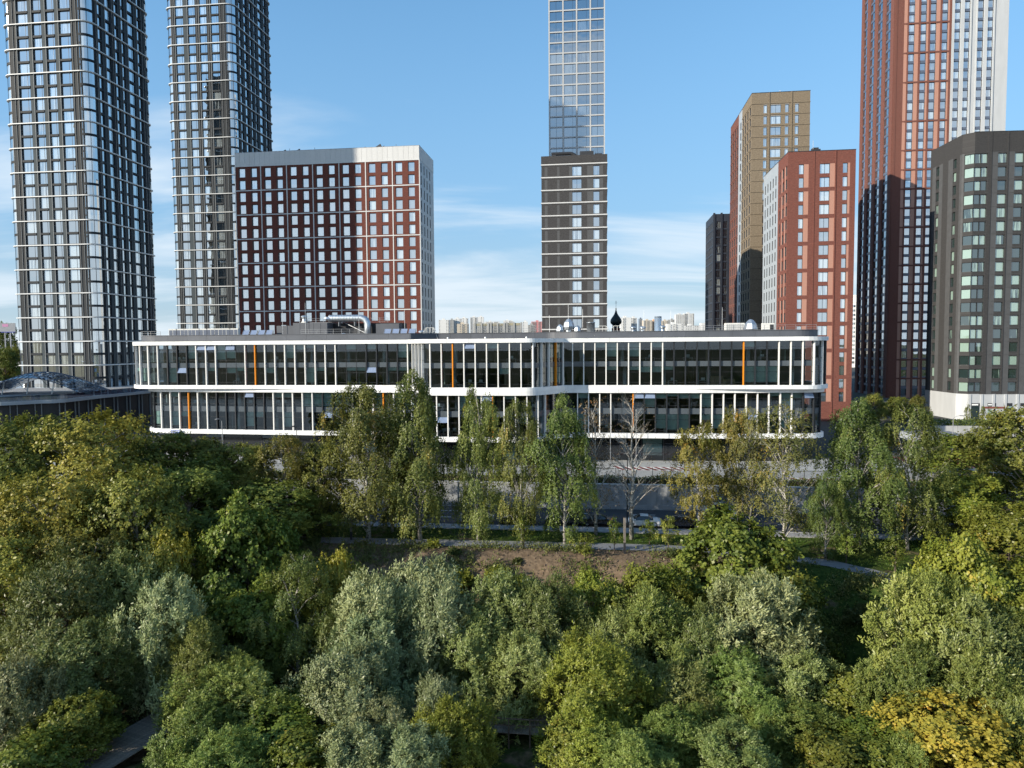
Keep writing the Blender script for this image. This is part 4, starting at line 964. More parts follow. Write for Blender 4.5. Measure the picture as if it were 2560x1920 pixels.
B.facade(('any', 0, ch, math.atan2(-ch, ch)), [(0.5,'b'),(math.hypot(ch, ch)-0.5,'c')], zs, cell, 0.28, 'glass_room')
B.facade(('left', 0, ch), fit([(0.9,'b'),(1.4,'s'),(1.4,'w'),(2.0,'b'),(2.4,'s'),(1.6,'b'),(1.4,'w'),(1.6,'b'),(1.0,'s')], D-ch), zs, cell, 0.28, 'glass_room')
B.wall.quad((W, 0, 0), (W, D, 0), (W, D, H), (W, 0, H), 0); B.wall.quad((0, D, 0), (W, D, 0), (W, D, H), (0, D, H), 0); B.wall.poly([(ch, 0, H), (W, 0, H), (W, D, H), (0, D, H), (0, ch, H)], 4)
B.finish(['brick_umber', 'umber_light', 'white_metal', 'frame_dark', 'roof_felt'])
for k in range(nst+1): B.box('floor_joint', 'umber_light', 4.6, W, -0.05, 0.01, base+k*hs-0.06, base+k*hs+0.02)
u = ch
for du, ut in us:
    if ut in 's': B.box('pilaster', 'brick_umber', u, u+du, -0.10, 0, base, H)
    u += du
for k in range(10): B.box('base_pier', 'white_metal', ch+0.2+k*2.85, ch+0.75+k*2.85, -0.18, 0, 0, base-0.05)
for k in range(7):
    if k != 3: B.box('shop_window', 'glass_room', ch+0.9+k*3.9, ch+2.9+k*3.9, -0.03, 0.02, 0.1, 3.5)
    B.box('shop_fascia', 'frame_dark', ch+0.9+k*3.9, ch+2.9+k*3.9, -0.05, 0.02, 3.52, 4.3)
for k, s in ((0, 1.5), (1, 0.9), (4, 1.2)): B.box('shop_sign', 'white_panel', ch+1.0+k*3.9, ch+1.0+s+k*3.9, -0.12, -0.06, 3.75, 4.1)
B.box('coping', 'dark_metal', ch, W+0.05, -0.06, D, H, H+0.14)

# --- navy slab behind ---------------------------------------------------------------
B = Bld('apartment_tower', 'narrow navy dark tower partly hidden behind the tan and red tower', (82, 290.8, 3.3), seed=19)
W, D, H = 16.0, 20.0, 72.0
zs = [(H-3-20*3.3, 'g')]+rep([(0.6,'g'),(2.7,'w')], 20)+[(3.0, 'g')]
def cell(u, z): return ('win', 'half', 0, 1) if (u == 'w' and z == 'w') else 0
B.facade(('front', 0, 0), fit([(1.2,'b'),(1.8,'w'),(0.9,'b'),(1.6,'w'),(1.6,'b'),(1.8,'w'),(0.9,'b'),(1.6,'w'),(1.6,'b'),(1.8,'w'),(1.2,'b')], W), zs, cell, 0.3, 'glass_tower')
B.facade(('left', 0, 0), fit(rep([(1.2,'b'),(1.6,'w')], 6), D), zs, cell, 0.3, 'glass_tower', prio=200)
B.wall.quad((W, 0, 0), (W, D, 0), (W, D, H), (W, 0, H), 0); B.wall.quad((0, 0, H), (W, 0, H), (W, D, H), (0, D, H), 0)
B.finish(['navy_wall', 'frame_dark'])
for x in (0.0, 2.9, 6.9, 10.9, 15.0): B.box('pier', 'navy_wall', x, x+0.8, -0.35, 0, 0, H+0.4)
# ------------------------------------------------------------------ podium and canopy at the left
pd = thing('podium', 'dark low podium with a curved pale roof edge below the left glass tower', 'building')
edge = [(-190,143.5),(-104.4,144.3),(-99.7,149.5),(-95.9,150.4),(-95.2,164.1),(-92.5,181.2),(-91,235),(-190,240)]
eR = rounded(edge, [0,9,3,6,20,8,0,0]) if False else rounded(edge, [0,6,2.5,4,10,6,1,0])
b = MB(); b.prism([(x, y) for x, y in eR], 11.3, 12.0); b.build('roof_edge', 'pale_panel', pd)
ins = offset(eR, -0.9)
b = MB(); b.prism(ins, 3.3, 11.3); b.build('wall', 'black_panel', pd)
Lp = path_len(ins); s = 60.0
fm_ = MB(); fm_.box(-0.07, 0.07, -0.25, 0.05, 3.3, 11.28); fm_ = fm_.mesh('facade_fin', 'tower_fin'); k = 0
while s < Lp[-1]-95:
    x, y, nx, ny = path_at(ins, Lp, s); link('facade_fin', fm_, pd, (x, y, 0), math.atan2(ny, nx)+math.pi/2); k += 1; s += 1.2 if k % 2 else 3.2
bl_ = MB(); oo = offset(eR, -0.35)
for p, q in zip(oo[2:-3], oo[3:-2]): bl_.quad((*p, 12.0), (*q, 12.0), (*q, 13.1), (*p, 13.1))
bl_.build('glass_balustrade', 'glass_canopy', pd)
sbox('terrace_deck', 'paving', pd, -150, -97, 152, 194, 12.004, 12.03)
cn = thing('glass_canopy', 'dome-shaped dark glass grid canopy on the podium terrace', 'canopy', (-113.8, 172, 12.0))
def cz(u, v): return 4.9*max(0.0, (1-(u/13.0)**2))**1.3*(1-0.25*(v/6.0)**2) + 0.35
NU, NVv = 22, 8
for i in range(NU):
    for j in range(NVv):
        u0, u1 = -13+26*i/NU, -13+26*(i+1)/NU; v0, v1 = -6+12*j/NVv, -6+12*(j+1)/NVv
        b = MB(); b.quad((u0, v0, cz(u0, v0)), (u1, v0, cz(u1, v0)), (u1, v1, cz(u1, v1)), (u0, v1, cz(u0, v1))); b.build('glass_pane', 'glass_canopy', cn)
for i in range(NU+1):
    u = -13+26*i/NU; b = MB(); b.tube([(u, -6+12*j/8, cz(u, -6+12*j/8)+0.03) for j in range(9)], 0.05, 4); b.build('rib', 'spandrel_blue', cn)
for j in range(NVv+1):
    v = -6+12*j/NVv; b = MB(); b.tube([(-13+26*i/22, v, cz(-13+26*i/22, v)+0.03) for i in range(23)], 0.05, 4); b.build('purlin', 'spandrel_blue', cn)
for u in (-8, -2, 4, 9):
    b = MB(); b.tube([(u, -3, 0), (u+0.8, -3, cz(u+0.8, -3))], 0.14, 8); b.build('column', 'off_white', cn)
    b = MB(); b.bar((u, -3, 1.0), (u-1.6, -5, cz(u-1.6, -5)), 0.1); b.build('strut', 'grey_metal', cn)
bb = thing('billboard', 'grey billboard on legs beside the left glass tower, far off', 'billboard', (-297.5, 420, 3.3), 0.1)
sbox('screen', 'grey_metal', bb, -4.5, 4.5, -0.2, 0.2, 29.5, 34.5); mat('poster_pink', (0.55, 0.25, 0.42), 0.5); mat('poster_blue', (0.08, 0.10, 0.45), 0.5)
sbox('poster', 'poster_pink', bb, -2.6, 0.6, -0.26, -0.21, 32.4, 34.0); sbox('light_bar', 'poster_blue', bb, -3.6, 4.2, -0.3, -0.2, 29.1, 29.45)
for x in (-1.5, 1.5): sbox('leg', 'grey_metal', bb, x-0.3, x+0.3, -0.15, 0.15, 0, 29.5)
br = thing('road_bridge', 'pale concrete road bridge behind the left glass tower', 'bridge', (-330, 400, 3.3), -0.15)
sbox('deck', 'concrete_light', br, -80, 90, 0, 10, 8.0, 10.5); sbox('parapet', 'concrete', br, -80, 90, -0.3, -0.02, 9.0, 12.2)
for x in range(-70, 90, 25): sbox('pier', 'concrete', br, x, x+2.5, 2, 8, 0, 8)

# ------------------------------------------------------------------ far city
mat('far_white', (0.60, 0.60, 0.59), 0.8, var=0.04); mat('far_pale', (0.56, 0.56, 0.55), 0.8); mat('far_grey', (0.34, 0.34, 0.33), 0.8, var=0.15, scale=0.1); mat('far_beige', (0.50, 0.44, 0.36), 0.8); mat('far_pink', (0.50, 0.22, 0.22), 0.8); mat('far_olive', (0.33, 0.30, 0.21), 0.8); mat('far_orange', (0.62, 0.38, 0.22), 0.8); mat('far_blue', (0.12, 0.16, 0.22), 0.5); mat('far_window', (0.16, 0.17, 0.18), 0.3)
FARM = {'w': 'far_white', 'l': 'far_pale', 'g': 'far_grey', 'b': 'far_beige', 'p': 'far_pink', 'o': 'far_grey', 'r': 'far_orange', 'n': 'far_blue'}
FAR = [
    (-153.6, 22.5, 1500.0, 76.5, 'w', 'white far block next to the maroon brick block, balconies on its front'),
    (-127.1, 16.2, 1560.0, 81.1, 'w', 'plain white far slab, second from the maroon brick block'),
    (-135.0, 9.6, 1545.0, 78.0, 'g', 'grey recessed far block between two white ones'),
    (-117.8, 17.0, 1640.0, 85.1, 'w', 'far white block with a small roof hut, behind a beige end wall'),
    (-99.8, 20.9, 1300.0, 62.0, 'b', 'low beige far block with a blank end wall'),
    (-101.5, 18.1, 1750.0, 91.4, 'l', 'tall pale grey far tower with dark window columns'),
    (-85.1, 14.6, 1800.0, 94.0, 'w', 'tall white far tower beside the pale grey one'),
    (-72.8, 30.3, 1350.0, 63.8, 'o', 'far grey panel block with olive top, left end of the long row'),
    (-42.3, 30.1, 1350.0, 63.8, 'o', 'far grey panel block with olive top, middle of the long row'),
    (-11.9, 32.2, 1350.0, 64.3, 'o', 'far grey panel block with olive top, right end of the long row'),
    (-72.9, 41.0, 1900.0, 85.1, 'w', 'pale far roofs behind the long grey row'),
    (-23.2, 25.9, 2000.0, 91.4, 'w', 'pale far block peeping over the long grey row'),
    (23.3, 11.1, 1500.0, 71.2, 'w', 'narrow white far tower left of the pink block'),
    (32.3, 13.3, 1400.0, 61.9, 'g', 'low grey far block in front of the pink one'),
    (44.7, 33.4, 1600.0, 74.8, 'p', 'pink far apartment block beside the dark central tower'),
    (214.4, 19.9, 1400.0, 75.1, 'w', 'blank white far slab right of the church dome'),
    (239.4, 12.6, 1430.0, 75.5, 'l', 'white ribbed far slab right of the blank one'),
    (341.3, 7.9, 1900.0, 90.4, 'n', 'thin blue-grey far tower'),
    (296.0, 20.2, 1600.0, 75.9, 'b', 'beige far block left of the glass cylinder'),
    (320.1, 7.3, 1620.0, 76.0, 'r', 'orange-beige far block touching the glass cylinder'),
    (359.7, 14.4, 1700.0, 77.9, 'b', 'beige far roofs right of the glass cylinder'),
    (417.8, 25.3, 1900.0, 87.2, 'g', 'grey far block with stepped roof'),
    (404.1, 21.0, 1750.0, 94.6, 'l', 'left half of the big white stepped far tower'),
    (436.7, 24.9, 1800.0, 99.0, 'l', 'right half of the big white stepped far tower'),
    (284.4, 28.9, 1300.0, 59.3, 'w', 'low white far flats below the stepped tower, left'),
    (313.5, 32.3, 1300.0, 55.8, 'w', 'low white far flats below the stepped tower, right'),
    (400.1, 32.4, 1500.0, 66.0, 'w', 'white far block left of the navy dark tower'),
]
for i, (x, w, y, zt, c, lab) in enumerate(FAR):
    rg = random.Random(100+i)
    t = thing('far_apartment_block', lab, 'building', (x, y, 3.3), 0.0, 'far city blocks on the skyline'); h = zt-3.3; m = FARM[c]
    sbox('wall', m, t, 0, w, 0, 16, 0, h); nf = max(4, int(h/3.0)); nc = max(3, int(w/3.6)); dens = {'w': 0.55, 'l': 0.9, 'n': 0.9}.get(c, 0.95)
    wb = MB(); bb_ = MB()
    for cI in range(nc):
        if rg.random() > dens: continue
        x0 = w*(cI+0.22)/nc; x1 = w*(cI+0.78)/nc; balc = rg.random() < 0.35
        for f in range(nf-14 if nf > 16 else 2, nf):
            z = f*h/nf; wb.box(x0, x1, -0.12, 0.05, z+1.0, z+2.3)
            if balc: bb_.box(x0-0.5, x1+0.5, -1.2, 0, z, z+1.0)
    if wb.v: tag(wb.build('windows', 'far_window', t), kind='stuff')
    if bb_.v: tag(bb_.build('balconies', 'far_pale' if c == 'w' else 'far_grey', t), kind='stuff')
    sbox('roof_hut', m, t, w*0.3, w*0.3+min(6, w*0.4), 3, 9, h, h+3.0)
    if c == 'o':
        sbox('top_band', 'far_olive', t, w*0.15, w*0.85, -0.3, 0, h-4.5, h-0.2)
        for k in range(3): sbox('stair_shaft', 'far_grey', t, w*(0.05+0.42*k), w*(0.05+0.42*k)+3.0, -1.4, 0, 0, h+1.5)
t = thing('glass_cylinder_tower', 'distant round tower of blue-grey glass with ribs', 'building', (310.1, 1508, 3.3))
b = MB(); b.lathe([(7.2, 0), (7.2, 77)], 24); b.build('wall', 'glass_sky', t, True); b = MB(); b.lathe([(7.3, 75.5), (7.3, 77.6)], 24); b.build('crown', 'far_blue', t)
for k in range(12): a = math.pi*2*k/12; b = MB(); b.box(-0.25, 0.25, -0.25, 0.25, 0, 77); b.build('rib', 'far_blue', t, loc=(7.25*math.cos(a), 7.25*math.sin(a), 0), rotz=a)
t = thing('curved_office_tower', 'distant white office tower with a drum top, in the gap between two red towers', 'building', (275, 566, 3.3))
b = MB(); b.lathe([(7.5, 0), (7.5, 51), (7.9, 51), (7.9, 52), (6.2, 52), (6.2, 56), (6.6, 56), (6.6, 57)], 24); b.build('wall', 'far_white', t)
for k in range(14): b = MB(); b.lathe([(7.56, 0), (7.56, 1.9)], 24); b.build('window_band', 'glass_sky', t, loc=(0, 0, 3+k*3.4))
for k in range(20): a = math.pi*2*k/20; b = MB(); b.box(-0.2, 0.2, -0.2, 0.2, 0, 50); b.build('rib', 'far_white', t, loc=(7.55*math.cos(a), 7.55*math.sin(a), 0), rotz=a)
b = MB(); b.tube([(0, 0, 57), (0, 0, 66)], [0.3, 0.1], 6); b.build('mast', 'far_white', t)
# church dome
t = thing('church_tower', 'red church drum with a dark green onion dome and cross, above the office roof', 'church', (44.0, 300, 3.3))
zc = 26.0
b = MB(); prof = [(1.55, 0), (1.6, 0.1), (2.25, 0.7), (2.4, 1.4), (2.3, 2.2), (1.85, 3.0), (1.25, 3.8), (0.75, 4.6), (0.42, 5.5), (0.22, 6.3), (0.15, 6.6)]; b.lathe(prof, 24); b.build('onion_dome', 'onion_green', t, True, (0, 0, zc+1.7))
b = MB(); b.lathe([(1.75, 0), (1.75, 0.3), (1.5, 0.5), (1.5, 1.7)], 16); b.build('dome_collar', 'onion_green', t, True, (0, 0, zc))
b = MB(); b.lathe([(1.7, 0), (1.7, zc), (1.9, zc), (1.9, zc+0.25)], 12); b.build('drum', 'church_red', t, True)
for k in range(8): a = math.pi/4*k; b = MB(); b.box(-0.3, 0.3, -0.06, 0.06, 0, 2.0); b.build('drum_window', 'frame_dark', t, loc=(1.7*math.cos(a), 1.7*math.sin(a), zc-2.8), rotz=a+math.pi/2)
cr_ = MB(); cr_.lathe([(0.1, 0), (0.28, 0.2), (0.28, 0.4), (0.08, 0.6)], 10, c=(0, 0, zc+8.2)); cr_.build('orb', 'gold', t)
cr_ = MB(); cr_.box(-0.05, 0.05, -0.05, 0.05, zc+8.6, zc+12.0); cr_.box(-0.5, 0.5, -0.05, 0.05, zc+10.9, zc+11.0); cr_.box(-0.25, 0.25, -0.05, 0.05, zc+11.4, zc+11.5); cr_.build('cross', 'dark_metal', t)
b = MB(); b.box(-7, 7, -3, 14, 0, 17); b.build('nave', 'church_red', t)

# ------------------------------------------------------------------ street furniture
def lamp(label, x, y, z, h, arm=1.2, ang=0.0, m='grey_metal'):
    t = thing('street_lamp', label, 'street lamp', (x, y, z), ang)
    b = MB(); b.tube([(0, 0, 0), (0, 0, h*0.5), (0, 0, h)], [0.10, 0.08, 0.05], 8); b.build('pole', m, t)
    b = MB(); b.tube([(0, 0, h), (0, -arm*0.5, h+0.35), (0, -arm, h+0.45)], 0.04, 6); b.build('arm', m, t)
    b = MB(); b.prism([(-0.14, -arm-0.75), (0.14, -arm-0.75), (0.17, -arm), (-0.17, -arm)], h+0.40, h+0.52); b.build('lamp_head', m, t)
    b = MB(); b.lathe([(0.2, 0), (0.2, 0.5), (0.12, 0.6)], 8); b.build('foot', m, t)
    return t
lamp('tall curved street lamp before the left wing of the office', *road(-55.6, 98.9), 0, 12.0, 1.4)
lamp('dark street lamp column among the birches left of the centre', -18.6, 95.3, 0, 11.0, 1.2, 2.9, 'dark_metal')
lamp('dark street lamp column by the white car', 14.3, 87.7, 0.1, 8.6, 0.5, 0.4, 'dark_metal')
lamp('grey plaza lamp before the terraced walls on the right', 72.1, 115.5, 3.3, 7.2, 0.9, 1.2)
lamp('dark street lamp column at the far left of the street', *road(-44, 98.9), 0, 11.0, 1.2, 0, 'dark_metal')
for lab, x, y, h in (('left of the birches', -19.2, 83.1, 3.3), ('in front of the white car', 12.25, 76.9, 4.1)):
    t = thing('path_light', 'square wooden path light post %s' % lab, 'post', (x, y, ground_z(x, y)-0.1))
    sbox('foot', 'dark_metal', t, -0.11, 0.11, -0.11, 0.11, 0, h*0.33); sbox('upper_post', 'wood_plank', t, -0.12, 0.12, -0.12, 0.12, h*0.33, h)
    sbox('cap', 'dark_metal', t, -0.13, 0.13, -0.13, 0.13, h, h+0.06)
for k, x in enumerate((11.65, 15.7, 19.8)):
    t = thing('flagpole', 'bare silver flagpole on the office plaza, %s from the left' % ords[k], 'flagpole', (x, 113.0-0.05*k, 3.31), 0, 'flagpoles on the plaza')
    b = MB(); b.tube([(0, 0, 0), (0, 0, 9.1)], [0.07, 0.045], 8); b.build('pole', 'steel', t); b = MB(); b.lathe([(0.02, 0), (0.09, 0.06), (0.02, 0.14)], 8); b.build('finial', 'steel', t, True, (0, 0, 9.1)); sbox('base', 'concrete', t, -0.25, 0.25, -0.25, 0.25, 0, 0.15)

# ------------------------------------------------------------------ cars
mat('tyre', (0.012, 0.012, 0.012), 0.8); mat('rim', (0.42, 0.43, 0.45), 0.3, metal=0.8); mat('car_glass', (0.010, 0.012, 0.014), 0.05, spec=0.8)
mat('tail_red', (0.30, 0.01, 0.01), 0.25); mat('head_clear', (0.75, 0.78, 0.8), 0.15); mat('plastic_black', (0.015, 0.015, 0.016), 0.5)
for nm, c in (('paint_black', (0.010, 0.010, 0.012)), ('paint_white', (0.74, 0.75, 0.76)), ('paint_silver', (0.36, 0.38, 0.40)), ('paint_navy', (0.012, 0.016, 0.030)), ('paint_grey', (0.11, 0.12, 0.13))):
    mt = mat(nm, c, 0.22, metal=0.3 if 'silver' in nm or 'grey' in nm else 0.0, spec=0.6, var=0.02); mt.node_tree.nodes['Principled BSDF'].inputs['Coat Weight'].default_value = 0.8
SHAPES = {
 'sedan': dict(x=[-2.32,-2.25,-1.95,-1.35,-0.75,0.25,1.10,1.95,2.22,2.32], top=[.62,.92,1.02,1.06,1.42,1.44,1.02,.86,.72,.55], belt=[.60,.88,.93,.94,.94,.92,.90,.80,.68,.52], cab=(3, 6)),
 'hatch': dict(x=[-2.2,-2.12,-1.85,-1.30,-0.75,0.30,1.15,1.85,2.12,2.22], top=[.62,.98,1.08,1.36,1.50,1.50,1.05,.92,.76,.55], belt=[.60,.92,.98,1.0,.99,.97,.94,.86,.72,.52], cab=(2, 6)),
 'suv':   dict(x=[-2.3,-2.24,-2.05,-1.75,-0.9,0.35,1.15,1.95,2.2,2.3], top=[.70,1.1,1.25,1.62,1.70,1.68,1.16,1.02,.86,.62], belt=[.66,1.02,1.08,1.09,1.09,1.07,1.04,.95,.80,.60], cab=(2, 6)),
 'van':   dict(x=[-2.6,-2.58,-2.5,-2.2,-0.9,0.8,1.55,2.15,2.45,2.55], top=[.8,1.95,2.05,2.08,2.1,2.06,1.35,1.12,.92,.66], belt=[.75,1.2,1.22,1.22,1.22,1.20,1.15,1.02,.86,.62], cab=(3, 6)),
}
CARM = {}
def car_body(shape):
    S = SHAPES[shape]; b = MB(); n = len(S['x']); w = 0.92 if shape != 'van' else 0.98; secs = []
    for i in range(n):
        ed = 0.86 if i in (0, n-1) else (0.96 if i in (1, n-2) else 1.0); hw = w*ed; zt, zb = S['top'][i], S['belt'][i]
        cab = S['cab'][0] < i < S['cab'][1]; wr = hw*0.74 if cab else hw*0.86; zr = zt if cab else zt-0.03
        secs.append([(hw*0.9, 0.22), (hw, 0.34), (hw, zb*0.72), (hw*0.975, zb), (wr, zr), (0, zt+0.02)])
    for i in range(n-1):
        for k in range(5):
            for sg in (1, -1):
                a, c, d, e = secs[i][k], secs[i+1][k], secs[i+1][k+1], secs[i][k+1]; x0, x1 = S['x'][i], S['x'][i+1]
                gl = (S['cab'][0] <= i < S['cab'][1]) and (k == 3 or (k == 4 and (i in (S['cab'][0], S['cab'][1]-1))))
                if shape == 'van' and i < 4 and k == 3: gl = False
                q = [(x0, a[0]*sg, a[1]), (x1, c[0]*sg, c[1]), (x1, d[0]*sg, d[1]), (x0, e[0]*sg, e[1])]
                b.quad(*(q if sg < 0 else q[::-1]), 1 if gl else 0)
    for i in (0, n-1):
        s = secs[i]; b.poly([(S['x'][i], p[0], p[1]) for p in s]+[(S['x'][i], -p[0], p[1]) for p in s[-2::-1]], 0)
    return b
def car(shape, paint, label, r, q, flip=False, z=0.012):
    t = thing('parked_car', label, 'car', (*road(r, q), z), YAW+(math.pi if flip else 0), 'cars parked along the kerb')
    S = SHAPES[shape]; key = (shape, paint)
    if key not in CARM: CARM[key] = car_body(shape).mesh('body', [paint, 'car_glass'])
    link('body', CARM[key], t)
    if 'wheel' not in CARM:
        wb = MB(); wb.tube([(0, -0.11, 0), (0, 0.11, 0)], 0.33, 18); CARM['wheel'] = wb.mesh('wheel', 'tyre')
        wb = MB(); wb.tube([(0, -0.118, 0), (0, 0.118, 0)], 0.20, 10); CARM['rim'] = wb.mesh('rim', 'rim')
    xr, xf = S['x'][0]+0.88, S['x'][-1]-0.86
    for x in (xr, xf):
        for y in (-0.80, 0.80):
            wo_ = link('wheel', CARM['wheel'], t, (x, y*(1.06 if shape == 'van' else 1), 0.33)); link('rim', CARM['rim'], wo_)
            ar = MB(); N = 9
            for k in range(N):
                a0, a1 = math.pi*k/N, math.pi*(k+1)/N; yy = 0.925*(1 if y > 0 else -1)*(1.06 if shape == 'van' else 1)
                ar.quad((0.43*math.cos(a0), yy, 0.43*math.sin(a0)), (0.43*math.cos(a1), yy, 0.43*math.sin(a1)), (0.30*math.cos(a1), yy, 0.30*math.sin(a1)), (0.30*math.cos(a0), yy, 0.30*math.sin(a0)))
            ar.build('wheel_arch', 'plastic_black', t, loc=(x, 0, 0.33))
    xf_, xr_ = S['x'][-2], S['x'][1]
    for y in (-0.66, 0.66):
        b = MB(); b.box(xf_-0.05, xf_+0.06, y-0.17, y+0.17, S['belt'][-2]-0.12, S['belt'][-2]+0.02); b.build('headlight', 'head_clear', t)
        b = MB(); b.box(xr_-0.05, xr_+0.08, y-0.19, y+0.19, S['belt'][1]-0.16, S['belt'][1]); b.build('tail_light', 'tail_red', t)
        b = MB(); b.box(0.85, 1.05, y*1.44-0.09, y*1.44+0.09, S['belt'][5]+0.02, S['belt'][5]+0.16); b.build('door_mirror', paint, t)
        for xd in (-0.55, 0.45): b = MB(); b.box(xd-0.1, xd+0.1, y*1.41-0.01, y*1.41+0.01, S['belt'][4]-0.14, S['belt'][4]-0.10); b.build('door_handle', paint, t)
        for xd in (-1.0, 0.02, 0.98): b = MB(); b.box(xd-0.012, xd+0.012, y*1.396-0.006, y*1.396+0.006, 0.36, S['belt'][4]-0.05); b.build('door_gap', 'plastic_black', t)
    b = MB(); b.box(S['x'][-1]-0.06, S['x'][-1]+0.03, -0.6, 0.6, 0.3, 0.46); b.build('bumper_grille', 'plastic_black', t)
    return t
def cr_at(x, y): return rq(x, y)[0]
car('van', 'paint_grey', 'grey van half hidden by the trees at the left end of the parked row', cr_at(-22.6, 93.7), 90.1)
car('hatch', 'paint_silver', 'silver hatchback behind the drooping birch, left of the black saloon', cr_at(-4.6, 92.3), 90.0)
car('sedan', 'paint_black', 'glossy black saloon left of a bare trunk, brake light showing', cr_at(0.7, 91.1), 90.0, True)
car('suv', 'paint_navy', 'dark off-roader with headlights towards the black saloon', cr_at(6.5, 90.3), 90.0, True)
car('sedan', 'paint_black', 'black saloon parked directly left of the white car', cr_at(10.9, 89.2), 89.95)
car('sedan', 'paint_white', 'white saloon parked beside the bare dead tree', cr_at(16.3, 88.4), 89.95, True)
car('sedan', 'paint_navy', 'dark car almost hidden behind a young tree, right of the white one', cr_at(21.4, 87.9), 89.95)
car('hatch', 'paint_silver', 'silver car behind the dark green birch at the right', cr_at(38.6, 84.4), 89.95, True)
t = car('van', 'paint_white', 'white van on the far lane behind the yellowing birches', cr_at(26.8, 92.3), 94.4); t['group'] = 'vehicles on the far lane'

# ------------------------------------------------------------------ terraces at the right
for k, (q, z0, z1, r0, r1, lab) in enumerate(((128, 3.3, 5.6, 58, 104, 'lower'), (140, 5.6, 7.4, 62, 108, 'upper'))):
    t = thing('terrace_wall', '%s pale concrete terrace wall before the dark umber block' % lab, 'wall')
    n_ = int((r1-r0)/4)
    for i in range(n_):
        b = MB(); rbox(b, r0+i*4+0.02, r0+i*4+3.98, q, q+0.4, 3.2, z1); b.build('wall_panel', 'concrete_light', t)
    b = MB(); rbox(b, r0, r1, q+0.41, q+11.9, 3.2, z1-0.1); b.build('earth_fill', 'paving', t)
b = MB(); rbox(b, 50, 92, 118, 127.9, 3.2, 3.318); tag(b.build('sports_court', 'red_court'), kind='structure')
t = thing('terrace_bench', 'long dark red bench on the terrace before the dark umber block', 'bench', (*road(94, 150), 7.4), YAW)
t.location = (109.5, 160.5, 7.3)
sbox('seat', 'church_red', t, -2.4, 2.4, -0.25, 0.25, 0.42, 0.5); sbox('backrest', 'church_red', t, -2.4, 2.4, 0.22, 0.28, 0.55, 0.9)
for x in (-2.1, 0, 2.1): sbox('leg', 'dark_metal', t, x-0.05, x+0.05, -0.2, 0.2, 0, 0.42)
t = thing('tent_kiosk', 'white flat canopy kiosk in front of the red brick tower', 'kiosk', (*road(55.5, 126.0), 3.3), YAW)
b = MB(); b.prism([(-4, -3), (4, -3), (4, 3), (-4, 3)], 3.3, 4.4); b.build('canopy', 'pale_panel', t); sbox('roof_top', 'grey_metal', t, -3.9, 3.9, -2.9, 2.9, 4.405, 4.46)
for x in (-3.6, 3.6):
    for y in (-2.6, 2.6): sbox('leg', 'steel', t, x-0.06, x+0.06, y-0.06, y+0.06, 0, 3.3)

# ------------------------------------------------------------------ boardwalk and stairs on the river bank
def boardwalk(name, label, pts, half, zf, step=0.2, rail=True):
    t = thing(name, label, 'boardwalk'); pts = [Vector(p) for p in pts]; L_ = [0]
    for a, c in zip(pts, pts[1:]): L_.append(L_[-1]+(c-a).length)
    n_ = int(L_[-1]/step); pm_ = MB(); pm_.box(-half, half, -step/2+0.012, step/2-0.012, -0.05, 0); pm_ = pm_.mesh('plank', 'wood_plank')
    for k in range(n_):
        s_ = (k+0.5)*step
        for i in range(len(pts)-1):
            if s_ <= L_[i+1]: break
        f = (s_-L_[i])/(L_[i+1]-L_[i]); p = pts[i].lerp(pts[i+1], f); d_ = (pts[i+1]-pts[i])
        link('plank', pm_, t, (p.x, p.y, zf), math.atan2(d_.y, d_.x)-math.pi/2)
    for i in range(len(pts)-1):
        d_ = (pts[i+1]-pts[i]).normalized(); nn = Vector((-d_.y, d_.x))
        for s_ in (-1, 1):
            b = MB(); b.bar((*(pts[i]+nn*half*s_*0.8), zf-0.15), (*(pts[i+1]+nn*half*s_*0.8), zf-0.15), 0.12, 0.18); b.build('joist', 'wood_dark', t)
            if rail and not (rail == 'one' and s_ > 0):
                for h_ in (0.55, 1.05): b = MB(); b.bar((*(pts[i]+nn*half*s_), zf+h_), (*(pts[i+1]+nn*half*s_), zf+h_), 0.06, 0.08); b.build('rail', 'wood_dark', t)
                m_ = int((pts[i+1]-pts[i]).length/1.6)+1
                for k in range(m_+1): p = pts[i].lerp(pts[i+1], k/m_)+nn*half*s_; b = MB(); b.box(p.x-0.05, p.x+0.05, p.y-0.05, p.y+0.05, zf-1.2, zf+1.1); b.build('post', 'wood_dark', t)
    return t
boardwalk('boardwalk', 'weathered plank walkway in the lower left corner leading into the trees', [(-29.8, 44.5), (-26.2, 53.5), (-27.3, 62.0)], 1.7, -5.3, 0.2, False)
boardwalk('boardwalk', 'grey plank deck with low railings under the willows at the bottom', [(-14, 53.5), (9, 50.5)], 1.7, -5.1, 0.24, 'one')
st_ = thing('timber_stairs', 'timber stairs with railings climbing the wooded bank on the left', 'stairs')
n_ = 24
for k in range(n_):
    f = k/(n_-1); x, y, z = -27.6-3.6*f, 62.6+12.5*f, -5.3+5.2*f; b = MB(); b.box(-1.2, 1.2, -0.17, 0.17, -0.06, 0); b.build('tread', 'wood_plank', st_, loc=(x, y, z), rotz=0.28)
for s_ in (-1, 1):
    for h_ in (0.5, 1.0): b = MB(); b.bar((-27.6+1.2*s_, 62.6+0.3*s_, -5.3+h_), (-31.2+1.2*s_, 75.1+0.3*s_, -0.1+h_), 0.06, 0.09); b.build('rail', 'wood_plank', st_)
    for k in range(8): f = k/7; b = MB(); b.box(-0.05, 0.05, -0.05, 0.05, -0.8, 1.05); b.build('post', 'wood_plank', st_, loc=(-27.6-3.6*f+1.2*s_, 62.6+12.5*f+0.3*s_, -5.3+5.2*f))
